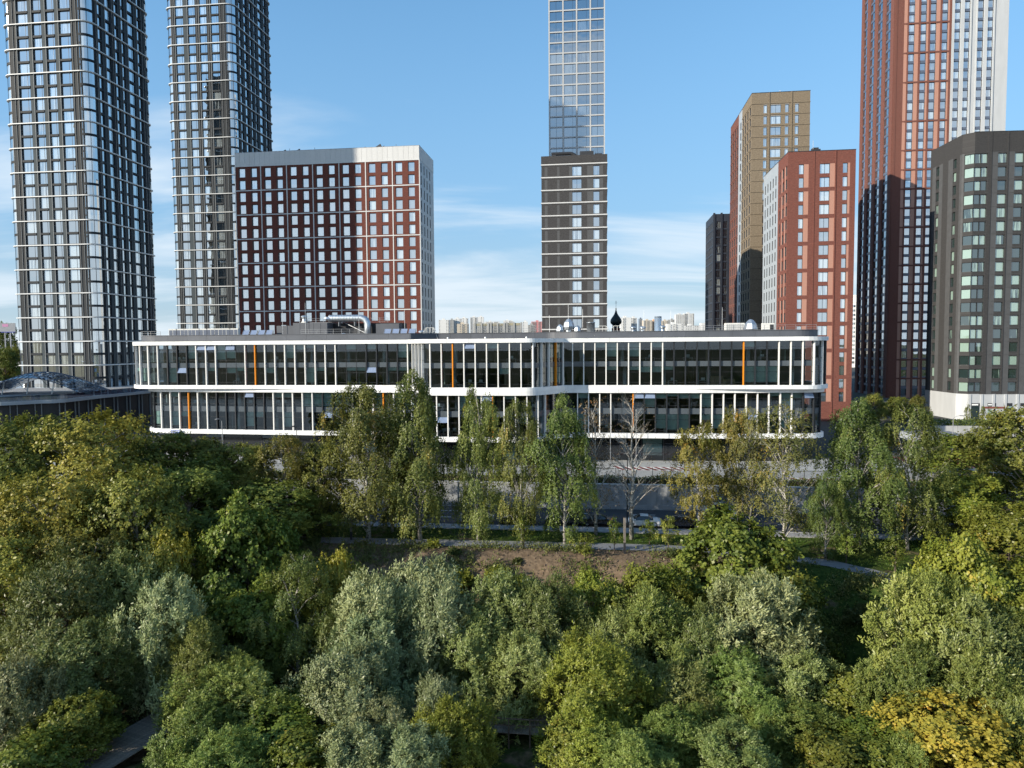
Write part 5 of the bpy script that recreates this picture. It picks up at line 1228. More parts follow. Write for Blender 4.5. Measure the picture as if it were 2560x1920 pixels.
# ------------------------------------------------------------------ vegetation
mat('bark_brown', (0.075, 0.058, 0.045), 0.9, var=0.3, scale=6, bump=0.4); mat('bark_pale', (0.30, 0.27, 0.22), 0.9, var=0.25, scale=5)
mt, n, l, out = nt('bark_birch'); b = n.new('ShaderNodeBsdfPrincipled'); b.inputs['Roughness'].default_value = 0.75
t = n.new('ShaderNodeTexCoord'); mpp = n.new('ShaderNodeMapping'); mpp.inputs['Scale'].default_value = (2.2, 2.2, 7); nz = n.new('ShaderNodeTexNoise'); nz.inputs['Scale'].default_value = 1.3; nz.inputs['Detail'].default_value = 4
l.new(t.outputs['Object'], mpp.inputs[0]); l.new(mpp.outputs[0], nz.inputs['Vector']); rp = n.new('ShaderNodeValToRGB'); rp.color_ramp.elements[0].position = 0.36; rp.color_ramp.elements[0].color = (0.04, 0.035, 0.03, 1); rp.color_ramp.elements[1].position = 0.50; rp.color_ramp.elements[1].color = (0.36, 0.34, 0.30, 1)
l.new(nz.outputs['Fac'], rp.inputs[0]); l.new(rp.outputs[0], b.inputs['Base Color']); l.new(b.outputs[0], out.inputs[0]); MATS['bark_birch'] = mt
leaf_mat('leaf_birch', (0.064, 0.097, 0.025), (0.212, 0.238, 0.058), (0.382, 0.303, 0.064), 0.02, 0.3)
leaf_mat('leaf_birch_gold', (0.093, 0.119, 0.025), (0.279, 0.261, 0.051), (0.446, 0.275, 0.043), 0.02, 0.3)
leaf_mat('leaf_birch_sparse', (0.088, 0.100, 0.030), (0.223, 0.199, 0.059), (0.372, 0.209, 0.043), 0.02, 0.3)
leaf_mat('leaf_rust', (0.140, 0.097, 0.046), (0.233, 0.148, 0.053), (0.348, 0.125, 0.033))
leaf_mat('leaf_maple', (0.070, 0.109, 0.020), (0.209, 0.237, 0.040), (0.372, 0.294, 0.056), 0.02, 0.3)
leaf_mat('leaf_maple_gold', (0.177, 0.180, 0.027), (0.391, 0.323, 0.050), (0.521, 0.323, 0.056), 0.02, 0.3)
leaf_mat('leaf_gold_green', (0.110, 0.150, 0.020), (0.270, 0.280, 0.045), (0.42, 0.32, 0.05), 0.02, 0.3)
leaf_mat('leaf_olive', (0.074, 0.103, 0.023), (0.238, 0.249, 0.049), (0.360, 0.314, 0.064), 0.02, 0.3)
leaf_mat('leaf_olive_gold', (0.138, 0.157, 0.027), (0.350, 0.331, 0.060), (0.446, 0.335, 0.079), 0.02, 0.3)
leaf_mat('leaf_silver', (0.120, 0.155, 0.052), (0.335, 0.375, 0.180), (0.48, 0.50, 0.29), 0.03, 0.15)
leaf_mat('leaf_willow', (0.095, 0.128, 0.032), (0.245, 0.280, 0.085), (0.36, 0.38, 0.17), 0.03, 0.2)
leaf_mat('leaf_willow_green', (0.088, 0.133, 0.027), (0.246, 0.294, 0.072), (0.335, 0.370, 0.147), 0.02, 0.25)
leaf_mat('leaf_willow_bright', (0.126, 0.162, 0.022), (0.307, 0.332, 0.056), (0.391, 0.389, 0.108), 0.02, 0.28)
leaf_mat('leaf_scrub', (0.047, 0.081, 0.022), (0.177, 0.190, 0.059), (0.316, 0.247, 0.121), 0.02, 0.3)

def unit(v): return v/np.maximum(np.linalg.norm(v, axis=-1, keepdims=True), 1e-9)
def leaf_mesh(name, pos, axis, length, ratio, tint, material, rg, nrm=None):
    """one small rhombic face per leaf"""
    N = len(pos); axis = unit(axis); rnd = unit(rg.normal(size=(N, 3)) if nrm is None else nrm + rg.normal(0, .32, (N, 3))); side = unit(np.cross(axis, rnd)); axis = unit(axis - 0.6*rnd*np.sum(axis*rnd, -1, keepdims=True))
    L = length[:, None]; Wd = L*ratio
    v = np.empty((N, 4, 3)); v[:, 0] = pos; v[:, 1] = pos+axis*L*0.5+side*Wd; v[:, 2] = pos+axis*L; v[:, 3] = pos+axis*L*0.5-side*Wd
    me_ = bpy.data.meshes.new(name); me_.vertices.add(N*4); me_.vertices.foreach_set('co', v.reshape(-1).astype(np.float32))
    me_.loops.add(N*4); me_.loops.foreach_set('vertex_index', np.arange(N*4, dtype=np.int32))
    me_.polygons.add(N); me_.polygons.foreach_set('loop_start', np.arange(0, N*4, 4, dtype=np.int32)); me_.polygons.foreach_set('loop_total', np.full(N, 4, dtype=np.int32))
    at = me_.attributes.new('tint', 'FLOAT', 'FACE'); at.data.foreach_set('value', np.clip(tint, 0, 1).astype(np.float32))
    me_.materials.append(MATS[material]); me_.update(); return me_
KIND = {
 #            H    R   base  lobes twigs leaves twig_len  leaf_len  ratio droop  leaf mat              bark         top  lobe_r
 'birch':   (16.0, 4.4, .20, 40, 34, 22, (.7, 2.6), (.14, .22), .36, -2.2, 'leaf_birch', 'bark_birch', .55, (.14, .27)),
 'birch2':  (16.0, 4.6, .15, 46, 35, 22, (.8, 3.0), (.14, .22), .36, -2.8, 'leaf_birch', 'bark_birch', .60, (.14, .27)),
 'birchy':  (14.0, 4.0, .24, 36, 26, 18, (.6, 2.0), (.14, .22), .36, -1.6, 'leaf_birch_gold', 'bark_birch', .55, (.15, .28)),
 'sparse':  (16.0, 4.0, .20, 40, 18, 14, (.6, 1.8), (.14, .22), .34, -1.2, 'leaf_birch_sparse', 'bark_birch', .60, (.18, .30)),
 'bare':    (16.0, 3.4, .28, 30, 3, 5, (.6, 1.2), (.10, .15), .30, -0.4, 'leaf_rust', 'bark_birch', .60, (.20, .30)),
 'rusty':   (16.0, 3.6, .26, 32, 9, 9, (.5, 1.3), (.12, .18), .34, -0.6, 'leaf_rust', 'bark_birch', .60, (.20, .30)),
 'maple':   (10.0, 4.2, .14, 30, 58, 13, (.4, .9), (.20, .32), .42, .35, 'leaf_maple', 'bark_brown', .85, (.22, .34)),
 'sapling': (5.0, 1.25, .30, 14, 11, 9, (.3, .7), (.16, .24), .42, .8, 'leaf_maple', 'bark_brown', .70, (.26, .40)),
 'maple2':  (7.0, 2.6, .08, 30, 36, 13, (.4, .9), (.18, .28), .42, .45, 'leaf_maple', 'bark_brown', .80, (.22, .34)),
 'mapley':  (9.0, 4.0, .14, 40, 40, 13, (.4, .9), (.20, .30), .42, .45, 'leaf_maple_gold', 'bark_brown', .80, (.22, .34)),
 'mapley2': (9.0, 4.2, .06, 34, 54, 13, (.4, 1.0), (.18, .28), .40, .6, 'leaf_gold_green', 'bark_brown', .80, (.20, .32)),
 'olive':   (15.0, 5.6, .16, 40, 56, 14, (.5, 1.2), (.20, .32), .40, .2, 'leaf_olive', 'bark_pale', .85, (.20, .33)),
 'olive2':  (13.0, 4.6, .10, 46, 40, 14, (.5, 1.1), (.20, .30), .40, .1, 'leaf_olive', 'bark_brown', .85, (.19, .30)),
 'olivey':  (15.0, 5.6, .16, 38, 52, 14, (.5, 1.2), (.20, .32), .40, .1, 'leaf_olive_gold', 'bark_pale', .85, (.20, .33)),
 'willow':  (9.0, 4.6, .06, 40, 56, 17, (.5, 1.0), (.22, .36), .17, .9, 'leaf_willow', 'bark_brown', .85, (.22, .33)),
 'willow2': (9.0, 4.0, .06, 34, 56, 17, (.5, 1.1), (.22, .36), .17, 1.1, 'leaf_willow', 'bark_brown', .85, (.22, .34)),
 'willowg': (9.0, 4.6, .05, 44, 56, 17, (.4, .9), (.22, .34), .18, .8, 'leaf_willow_green', 'bark_brown', .85, (.22, .33)),
 'willowb': (8.5, 4.6, .04, 42, 56, 17, (.5, 1.1), (.22, .34), .18, 1.0, 'leaf_willow_bright', 'bark_brown', .85, (.22, .33)),
 'silver':  (8.5, 4.0, .06, 38, 56, 17, (.5, 1.1), (.24, .38), .16, 1.3, 'leaf_silver', 'bark_brown', .82, (.21, .33)),
 'silver2': (8.5, 3.6, .05, 34, 56, 17, (.6, 1.4), (.24, .38), .16, 1.9, 'leaf_silver', 'bark_brown', .80, (.20, .32)),
}
def grow(kind, seed):
    H, R, cb, nl_, ntw, nlv, tl, ll, ratio, droop, lm, bk, top, lr = KIND[kind]; rg = np.random.default_rng(seed)
    bm = MB(); wob = rg.normal(0, 0.012*H, (7, 2)); wob[0] = 0
    tz = np.linspace(0, H*0.93, 7); trunk = [(wob[i, 0]*i/3, wob[i, 1]*i/3, tz[i]) for i in range(7)]
    r0 = 0.0115*H if 'birch' in bk else 0.021*H
    bm.tube(trunk, [r0*1.35]+[r0*(1-0.145*i) for i in range(1, 7)], 8)
    def tp(z):
        k = min(5, max(0, int(z/(H*0.93)*6))); f = (z-tz[k])/(tz[k+1]-tz[k]); a, c = np.array(trunk[k]), np.array(trunk[k+1]); return a+(c-a)*f
    P, A, LL, TT, NN = [], [], [], [], []; ph = rg.uniform(0, 6.28, 3)
    ga = rg.uniform(0, 6.28)
    for i in range(nl_):
        h = cb + (1-cb)*((i+0.5)/nl_)**0.9; hz = h + rg.normal(0, 0.045)
        # crown outline: radius against height, fullest at about a third
        f = (hz-cb)/(1-cb); prof = max(0.10, (max(0.0, 1-abs(f-0.36)/(0.72 if f > 0.36 else 0.50))**0.42)) if top < 0.8 else max(0.16, math.sqrt(max(0.0, 1-((f-0.42)/0.62)**2)))
        ga += 2.4 + rg.normal(0, 0.35); rad = R*prof*math.sqrt(rg.uniform(0.12, 1.0))*0.92*(1+0.26*math.sin(2*ga+ph[0])+0.22*math.sin(3*ga+ph[1]+hz*5))*rg.uniform(0.8, 1.18)
        c = tp(min(max(hz, 0.02), 0.97)*H*0.93) + np.array([math.cos(ga)*rad, math.sin(ga)*rad, 0.0]); c[2] = hz*H*0.95 + rg.normal(0, 0.02*H)
        lobe = R*rg.uniform(*lr)*(0.65+0.5*prof)
        # limb from the trunk to the lobe
        s = tp(max(0.05*H, (hz*H*0.93 - rad*(0.9 if droop < 0 else 0.75) - 0.03*H))); mid = (s+c)/2 + np.array([0, 0, 0.10*rad]) + rg.normal(0, 0.04*rad+0.01, 3)
        rl = r0*(0.16+0.30*(1-hz)) + 0.006*H*0.3
        rl *= 0.8; bm.tube([s, mid, c], [rl, rl*0.6, rl*0.25], 5, cap=False)
        for _ in range(3 if kind != 'bare' else 8):
            e = c + unit(rg.normal(size=3)+np.array([0, 0, 0.5]))*lobe*rg.uniform(.7, 1.3); bm.tube([mid if rg.random() < .5 else (mid+c)/2, (mid+e)/2+rg.normal(0, .08, 3), e], [rl*0.4, rl*0.22, rl*0.08], 4, cap=False)
        # leafy twigs over the lobe
        d = unit(rg.normal(size=(ntw, 3)) + np.array([math.cos(ga)*0.5, math.sin(ga)*0.5, 0.35]))
        base = c + d*lobe*(0.35+0.65*rg.random((ntw, 1))**0.5)*(np.array([1, 1, 0.85]) if ratio > .3 else np.array([0.84, 0.84, 1.45]))
        if droop < 0: dirs = unit(d*0.6 + rg.normal(0, .25, (ntw, 3)) + np.array([0, 0, droop]))
        else: dirs = unit(d + rg.normal(0, .35, (ntw, 3)) + np.array([0, 0, droop]))
        tlen = rg.uniform(*tl, ntw); tt = rg.random(ntw)*0.50 + rg.normal(0.02, .15)
        u = rg.random((ntw, nlv)); pos = base[:, None] + dirs[:, None]*(u*tlen[:, None])[..., None] + rg.normal(0, 0.09 if droop > 0 else 0.06, (ntw, nlv, 3))
        ax = dirs[:, None]*(1.0 if ratio < .3 else 0.5) + rg.normal(0, .55 if ratio < .3 else .8, (ntw, nlv, 3))
        P.append(pos.reshape(-1, 3)); A.append(ax.reshape(-1, 3)); LL.append(rg.uniform(*ll, ntw*nlv)); o_ = pos - np.array([c[0]*0.55, c[1]*0.55, c[2]-0.25*lobe]); NN.append((unit(o_)+np.array([0, 0, 0.45])).reshape(-1, 3)); TT.append((tt[:, None]*0.95 + 0.24*rg.random((ntw, nlv)) + 0.06).reshape(-1))
    P = np.concatenate(P); A = np.concatenate(A); LL = np.concatenate(LL); NN = np.concatenate(NN); TT = np.concatenate(TT)
    return H, R, bm.mesh('trunk', bk, True), leaf_mesh('crown', P, A, LL, ratio, TT, lm, rg, NN)
PROTO = {}
TREES = [
    ('birch', -17.0, 82.5, 19.4, 5.0, 'wide birch with a spotted white trunk, first of the birch row beside the left wing'),
    ('birch2', -11.0, 83.0, 19.9, 4.4, 'tallest drooping birch, before the joint of left wing and projecting bay'),
    ('birch', -14.9, 86.5, 16.4, 3.4, 'slender birch squeezed between the two tallest birches'),
    ('birch2', -4.1, 82.5, 18.6, 3.3, 'birch before the middle of the projecting bay, right of the tallest'),
    ('birch', 1.0, 80.6, 17.5, 2.6, 'narrow drooping birch in front of the black saloon'),
    ('birch', 6.0, 80.6, 16.7, 3.9, 'grey-green birch with crown reaching low over the parked dark cars'),
    ('rusty', 10.0, 84.5, 16.3, 3.1, 'thin birch with rusty sparse leaves left of the dead tree'),
    ('bare', 14.0, 82.5, 17.2, 3.8, 'dead leafless birch with white limbs beside the white saloon'),
    ('birchy', 22.5, 85.0, 14.1, 3.4, 'yellowing birch before the left part of the right wing'),
    ('birchy', 27.5, 85.6, 16.0, 2.7, 'orange-tinted birch with a bright white trunk, before the right wing'),
    ('sparse', 28.7, 84.5, 15.7, 2.6, 'thin orange birch close beside another with a white trunk'),
    ('sparse', 29.9, 77.5, 16.8, 3.9, 'airy birch with many pale limbs before the right end of the office'),
    ('birch2', 38.8, 78.5, 16.7, 4.6, 'large dark green drooping birch right of the office'),
    ('birch', 43.7, 77.5, 16.7, 3.6, 'birch with knotted pale trunk left of the terrace lamp'),
    ('birch', 33.3, 74.5, 9.1, 2.3, 'small drooping birch over the footpath on the right'),
    ('mapley2', 52.0, 80.0, 7.4, 5.0, 'round yellow-green maple near the right edge, above the footpath'),
    ('maple', 65.9, 99.0, 6.2, 6.7, 'rounded olive maple on the plaza below the terrace walls'),
    ('olive', 62.5, 86.0, 14.9, 5.6, 'tall leafy tree cut by the right edge beside the dark umber block'),
    ('olive', -55.5, 80.0, 17.7, 6.1, 'tall olive poplar at the left edge in front of the podium'),
    ('olivey', -46.0, 78.5, 17.9, 6.6, 'broad golden-green tree with pale limbs, left of the office'),
    ('olive', -41.9, 84.0, 12.7, 5.4, 'leafy tree touching the left end of the office'),
    ('olive2', -37.5, 87.0, 11.5, 4.2, 'small-crowned tree below the curved street lamp'),
    ('olive2', -33.5, 88.0, 10.8, 3.7, 'leafy tree before the left wing, right of the curved street lamp'),
    ('birchy', -28.2, 86.5, 12.9, 4.6, 'rust-tinged birch before the left wing'),
    ('olive2', -24.0, 88.0, 11.1, 3.2, 'dark tree just left of the birch row'),
    ('olive', -36.4, 79.0, 11.6, 5.6, 'dark shaded tree in the left thicket behind the maple'),
    ('olive2', -27.3, 81.0, 7.5, 4.8, 'dark shaded tree at the left end of the footpath'),
    ('olive', -36.6, 67.7, 16.9, 4.8, 'olive tree with a leaning pale trunk in the left thicket'),
    ('olivey', -43.4, 66.3, 17.3, 5.4, 'golden-olive tree in the left thicket near the edge'),
    ('maple', -25.5, 66.8, 13.4, 3.8, 'green maple standing out from the dark thicket above the timber stairs'),
    ('mapley', -30.8, 63.2, 10.9, 2.3, 'small bright yellow maple left of the timber stairs'),
    ('olive', -37.8, 63.2, 12.7, 4.1, 'olive tree above the silvery willows on the left'),
    ('olivey', -44.9, 62.3, 12.3, 4.4, 'golden tree at the left edge, halfway up'),
    ('willow', -36.5, 57.0, 10.6, 4.2, 'big grey-green willow at the left, below the golden tree'),
    ('willow2', -33.8, 59.8, 10.6, 3.4, 'grey-green willow left of the timber stairs'),
    ('silver', -27.5, 55.8, 9.3, 2.7, 'small silvery willow in front of the timber stairs'),
    ('willow', -32.4, 52.6, 6.8, 3.4, 'grey-green willow in the lower left, left of the dark gap'),
    ('silver', -34.7, 48.6, 6.8, 2.3, 'pale silvery willow in the bottom left corner'),
    ('maple', -30.4, 47.8, 4.5, 2.3, 'dark maple with yellow sprays left of the plank walkway'),
    ('willowg', -24.5, 54.2, 7.1, 2.6, 'light green willow overhanging the dark gap by the plank walkway'),
    ('willowg', -20.4, 49.8, 5.8, 3.5, 'large light green willow right of the plank walkway'),
    ('willowg', -21.2, 46.6, 4.7, 2.4, 'light green willow at the bottom edge beside the plank walkway'),
    ('birch', -18.6, 59.8, 11.7, 3.2, 'young bright birch with thin white stem among the left willows'),
    ('mapley', -16.1, 63.2, 9.5, 2.1, 'upright orange-yellow maple at the foot of the dirt slope'),
    ('maple', -22.2, 60.2, 7.8, 3.2, 'green maple behind the light green willow, left of the young birch'),
    ('maple2', -16.6, 48.6, 4.0, 2.6, 'green bush-like maple with yellow leaves at the bottom, left of centre'),
    ('silver', -11.6, 57.4, 9.3, 2.9, 'silvery white willow, upper left of the central silver group'),
    ('silver2', -7.9, 60.2, 9.6, 3.2, 'silvery willow at the top of the central group under the dirt slope'),
    ('silver2', -5.7, 56.2, 8.0, 2.7, 'silvery willow at the right of the central silver group'),
    ('silver', -10.2, 53.8, 7.6, 3.0, 'bright silvery willow, lowest of the central silver group'),
    ('silver2', -12.3, 49.8, 6.4, 2.7, 'silver-grey willow with upright shoots, bottom left of centre'),
    ('silver', -9.3, 47.4, 4.2, 1.7, 'slim silvery willow shoot at the bottom'),
    ('silver2', -5.3, 47.4, 5.9, 1.5, 'spiky silvery willow beside the plank deck'),
    ('willowb', -3.9, 45.8, 5.1, 2.6, 'yellow-green willow at the bottom edge left of the plank deck'),
    ('willow2', -0.6, 58.6, 8.7, 3.1, 'olive-silver willow right of the central silver group'),
    ('willow', 2.6, 56.6, 8.6, 2.9, 'olive willow below the middle of the dirt slope'),
    ('willow2', 0.5, 53.4, 5.9, 2.6, 'dark olive willow above the plank deck'),
    ('willowb', 5.5, 49.8, 6.8, 3.4, 'bright green willow right of the plank deck'),
    ('willowb', 5.0, 46.0, 4.1, 2.7, 'bright green willow at the bottom edge right of the plank deck'),
    ('willowg', 11.3, 55.4, 8.5, 3.6, 'dense green willow right of centre'),
    ('willow2', 7.9, 55.0, 7.4, 2.0, 'narrow dark green willow left of the dense green one'),
    ('silver', 19.1, 55.4, 9.4, 3.7, 'large silver-green willow in the lower right, left of the shaded gully'),
    ('willowg', 16.1, 51.8, 5.4, 3.2, 'green willow below the large silver-green one'),
    ('willow', 12.2, 51.0, 5.1, 2.6, 'green willow below the dense green one'),
    ('willow2', 22.0, 51.4, 5.2, 2.3, 'dull silvery willow on the edge of the shaded gully'),
    ('willowg', 19.4, 47.8, 3.5, 2.7, 'green willow at the bottom beside the shaded gully'),
    ('willowg', 10.8, 46.2, 3.9, 2.7, 'green willow at the bottom edge, right of centre'),
    ('maple', 20.3, 65.5, 12.1, 5.0, 'big yellow-green maple below the yellowing birches'),
    ('maple2', 23.8, 61.4, 8.5, 3.1, 'leafy maple between the big maple and the shaded gully'),
    ('willowg', 31.3, 52.2, 10.2, 3.5, 'green willow right of the shaded gully, uppermost'),
    ('willow', 33.4, 50.2, 8.9, 3.5, 'pale green willow at the right, under the golden thicket'),
    ('mapley2', 38.9, 54.2, 11.2, 3.8, 'golden-green tree at the right edge, below the maple'),
    ('willowg', 28.2, 48.6, 7.0, 2.7, 'round green willow right of the shaded gully, lower'),
    ('willowg', 31.9, 47.0, 7.1, 3.0, 'round green willow near the right edge, above the yellow maple'),
    ('mapley', 28.7, 44.6, 5.2, 3.6, 'golden yellow maple in the bottom right corner'),
    ('mapley2', 36.4, 57.0, 11.9, 3.5, 'golden-green tree over the bend of the footpath'),
    ('mapley2', 46.1, 65.0, 7.6, 4.0, 'golden tree at the right edge above the bend of the footpath'),
    ('willowg', 33.1, 45.4, 5.4, 1.9, 'green willow cut by the right edge beside the yellow maple'),
    ('mapley2', 11.8, 61.4, 8.8, 3.3, 'low yellow-green thicket tree under the dirt slope, right of centre'),
    ('mapley2', 7.0, 61.9, 8.4, 2.6, 'low golden bush under the dirt slope, near the centre'),
    ('maple2', 24.8, 50.2, 4.7, 2.1, 'dark green bush at the bottom of the shaded gully'),
    ('maple2', 24.9, 47.0, 3.7, 2.3, 'shaded green bush at the bottom beside the yellow maple'),
    ('sapling', 1.2, 79.0, 3.7, 1.3, 'sapling on the footpath edge before the black saloon'),
    ('sapling', 7.8, 76.0, 2.9, 1.6, 'yellowish sapling at the top of the slope, centre'),
    ('sapling', 11.2, 77.5, 3.8, 1.1, 'sapling left of the wooden path light'),
    ('sapling', 15.6, 80.0, 2.9, 1.4, 'small round golden sapling right of the wooden path light'),
    ('sapling', 17.2, 77.5, 4.0, 1.4, 'dark green sapling beside the crossing path'),
    ('sapling', 38.3, 70.0, 3.8, 1.7, 'upright green sapling by the bend of the footpath'),
    ('sapling', 34.8, 73.0, 3.5, 1.4, 'slender sapling left of the bend of the footpath'),
    ('sapling', 43.9, 73.0, 2.1, 1.5, 'dark sapling in the grass right of the footpath'),
    ('sapling', 103.0, 160.0, 5.4, 1.2, 'narrow young tree before the shop windows, left of the pair'),
    ('sapling', 106.5, 160.0, 5.1, 1.1, 'narrow young tree before the shop windows, right of the pair'),
    ('olive2', 86.9, 170.0, 7.3, 2.4, 'dark shaded tree between the red tower and the tallest tower'),
    ('olive2', 95.5, 176.0, 6.1, 2.7, 'shaded tree at the foot of the tallest tower'),
    ('olive2', 94.2, 165.0, 7.1, 2.1, 'shaded tree left of the dark umber block'),
    ('olive2', -214.7, 300.0, 19.5, 5.9, 'distant dark tree beside the left glass tower'),
    ('olive2', -218.0, 310.0, 20.2, 4.4, 'distant green tree under the billboard'),
    ('olive2', -307.7, 430.0, 34.4, 7.3, 'far dark trees behind the billboard'),
    ('maple2', -31.2, 43.8, 5.0, 2.3, 'dark green bush in the bottom left corner under the silvery willow'),
    ('willowg', -18.3, 43.4, 4.5, 2.4, 'light green willow at the bottom edge right of the plank walkway'),
    ('maple2', -13.4, 43.8, 4.0, 2.1, 'green maple bush at the bottom edge below the silver-grey willow'),
    ('silver2', -10.2, 43.4, 4.8, 2.1, 'silvery willow crown cut by the bottom edge, left of centre'),
    ('silver', -6.7, 43.4, 4.2, 2.1, 'silvery willow crown cut by the bottom edge, near the centre'),
    ('willowg', 7.2, 43.4, 3.8, 2.4, 'green willow crown cut by the bottom edge, right of centre'),
    ('willow2', 14.0, 43.4, 4.3, 2.4, 'dull green willow crown cut by the bottom edge, right half'),
    ('maple2', 20.0, 43.4, 4.1, 2.1, 'dark bush cut by the bottom edge below the shaded gully'),
    ('maple2', 23.3, 43.4, 3.5, 2.0, 'dark bush cut by the bottom edge left of the yellow maple'),
    ('silver2', -9.0, 57.4, 8.3, 2.4, 'silvery willow in the middle of the central silver group'),
    ('willow2', -3.0, 55.0, 6.8, 2.6, 'olive-silver willow below the central silver group'),
    ('willow', 8.2, 51.8, 6.0, 2.5, 'green willow between the bright green and the dense green ones'),
    ('willow', 14.8, 54.2, 7.1, 2.4, 'green willow tucked left of the large silver-green one'),
]

used = {}
trg = random.Random(42)
for sp, x, y, h, R, lab in TREES:
    used[sp] = used.get(sp, 0)+1; key = (sp, used[sp] % {'willowg': 3, 'silver': 3, 'birch': 2, 'willow': 2, 'willow2': 2, 'silver2': 2, 'mapley2': 2, 'maple': 2, 'maple2': 2, 'birch2': 2, 'olive': 2, 'olive2': 2, 'willowb': 2, 'sapling': 2, 'sparse': 2, 'birchy': 2}.get(sp, 1))
    if key not in PROTO: PROTO[key] = grow(sp, 1000+len(PROTO)*17)
    H0, R0, tm, cm = PROTO[key]
    t = thing({'b': 'birch_tree', 's': 'willow_tree', 'w': 'willow_tree', 'm': 'maple_tree', 'o': 'broadleaf_tree'}[sp[0]] if sp not in ('sparse', 'bare', 'sapling', 'rusty') else ('young_tree' if sp == 'sapling' else 'birch_tree'), lab, 'tree', (x, y, ground_z(x, y)-0.12), trg.uniform(0, 6.28))
    s = max(0.25, R/R0*(1.16 if sp in ('birch', 'birch2', 'birchy', 'sparse', 'rusty') else (0.62 if sp == 'sapling' else 1.15))); t.scale = (s, s, h/H0)
    link('trunk', tm, t); link('crown', cm, t)

fill = np.random.default_rng(5); fk = ['maple2', 'willow2', 'maple2', 'willowg']; zones = ['far left', 'left', 'middle', 'right', 'far right']
cand = []
for k in range(64):
    q = fill.uniform(44.5, 68); lim = q*0.74; x = fill.uniform(-lim, lim); y = q - x*0.1228
    if abs(x+28) < 4.6 and y < 64: continue
    if -14 < x < 9 and 47.5 < y < 55: continue
    if 27 < x < 37 and y < 66 and fill.random() < .7: continue
    cand.append((x/y, x, y))
for k, (_, x, y) in enumerate(sorted(cand)):
    sp = fk[k % 4]; key = (sp, k//4 % 2 if sp in ('maple2', 'willowg') else 0)
    if key not in PROTO: PROTO[key] = grow(sp, 1000+len(PROTO)*17)
    H0, R0, tm, cm = PROTO[key]; s = fill.uniform(1.4, 2.3)/R0
    t = thing('understorey_bush', 'low %s bush between the willows, %s understorey bush from the left' % ('green' if sp == 'maple2' else ('grey-green' if sp == 'willow2' else 'light green'), nth(k+1)), 'bush', (x, y, ground_z(x, y)-0.1), fill.uniform(0, 6.28), 'understorey bushes on the river bank'); t.scale = (s, s, fill.uniform(2.4, 4.2)/H0)
    link('trunk', tm, t); link('crown', cm, t)
# scrub on the dirt slope: bushes one can tell apart, then the weeds as one mass
srg = np.random.default_rng(77)
def bush_mesh(seed, lm, n=2600, spiky=0.9):
    rg = np.random.default_rng(seed); nt_ = 70; d = unit(rg.normal(size=(nt_, 3))*np.array([1, 1, .6])+np.array([0, 0, .4])); base = d*rg.uniform(.25, .95, (nt_, 1))*np.array([1, 1, .8]) + np.array([0, 0, .35])
    base[:, 2] = np.abs(base[:, 2]); k = n//nt_; dirs = unit(d+rg.normal(0, .3, (nt_, 3))+np.array([0, 0, spiky])); pos = base[:, None]+dirs[:, None]*(rg.random((nt_, k))*0.5)[..., None]+rg.normal(0, .06, (nt_, k, 3))
    return leaf_mesh('foliage', pos.reshape(-1, 3), (dirs[:, None]+rg.normal(0, .7, (nt_, k, 3))).reshape(-1, 3), rg.uniform(.14, .24, nt_*k), .3, (rg.random((nt_, 1))*.5+rg.random((nt_, k))*.45).reshape(-1), lm, rg)
bushes = [bush_mesh(1, 'leaf_scrub'), bush_mesh(2, 'leaf_scrub', 2600, 1.6), bush_mesh(3, 'leaf_gold_green'), bush_mesh(4, 'leaf_willow')]
stem = MB(); 
for k in range(5): a = k*1.26; stem.tube([(0.05*math.cos(a), 0.05*math.sin(a), -0.1), (0.5*math.cos(a), 0.5*math.sin(a), 0.8)], [0.03, 0.01], 4)
stem = stem.mesh('stem', 'bark_brown')
places = ['left end', 'left part', 'middle', 'right part', 'right end']
for k, r in enumerate(sorted(srg.uniform(-46, 34, 70))):
    c = float(crest(r)); q = c - srg.uniform(-0.4, 14)
    if abs(q-79.8) < 1.6 and q > 78.4: q -= 2
    x, y = road(r, q); s = srg.uniform(0.7, 1.6) if c-q > 5 else srg.uniform(0.35, 0.75); v = int(srg.integers(0, 4))
    t = thing('shrub', '%s scrub bush on the dirt slope, %s of the scrub from the left' % (['dark green', 'tall dark green', 'golden green', 'grey green'][v], nth(k+1)), 'shrub', (x, y, ground_z(x, y)-0.05), srg.uniform(0, 6.28), 'scrub bushes on the dirt slope'); t.scale = (s*1.15, s*1.15, s)
    link('stem', stem, t); link('foliage', bushes[v], t)
def weeds(name, label, n, sample, lm, h, per=9, ll=(.14, .3), ratio=.16):
    P_ = sample(n); n = len(P_); d = unit(srg.normal(0, .45, (n, per, 3))+np.array([0, 0, 1.0])); pos = P_[:, None]+d*(srg.random((n, per, 1))*h)+srg.normal(0, .10, (n, per, 3))*np.array([1, 1, .2])
    tt = (srg.random((n, 1))*.6+srg.random((n, per))*.4)
    me_ = leaf_mesh(name, pos.reshape(-1, 3), (d+srg.normal(0, .4, d.shape)).reshape(-1, 3), srg.uniform(*ll, n*per), ratio, tt.reshape(-1), lm, srg)
    return tag(link(name, me_), label, 'vegetation', kind='stuff')
def on_slope(n):
    m_ = 210; r = srg.uniform(-60, 46, m_); q = crest(r)-srg.uniform(-1.2, 24, m_)
    k = srg.integers(0, m_, n); sp_ = srg.uniform(0.5, 1.5, m_)[k]; r = r[k]+srg.normal(0, 1, n)*sp_*1.5; q = q[k]+srg.normal(0, 1, n)*sp_*0.7
    keep = q < crest(r)+0.9; r, q = r[keep], q[keep]
    return np.stack([r*CY-q*SY, r*SY+q*CY, ground_rq(r, q)], -1)
weeds('weeds', 'green and dry weeds covering the river bank slope', 16000, on_slope, 'leaf_scrub', 0.6, 9, (.16, .32), .24)
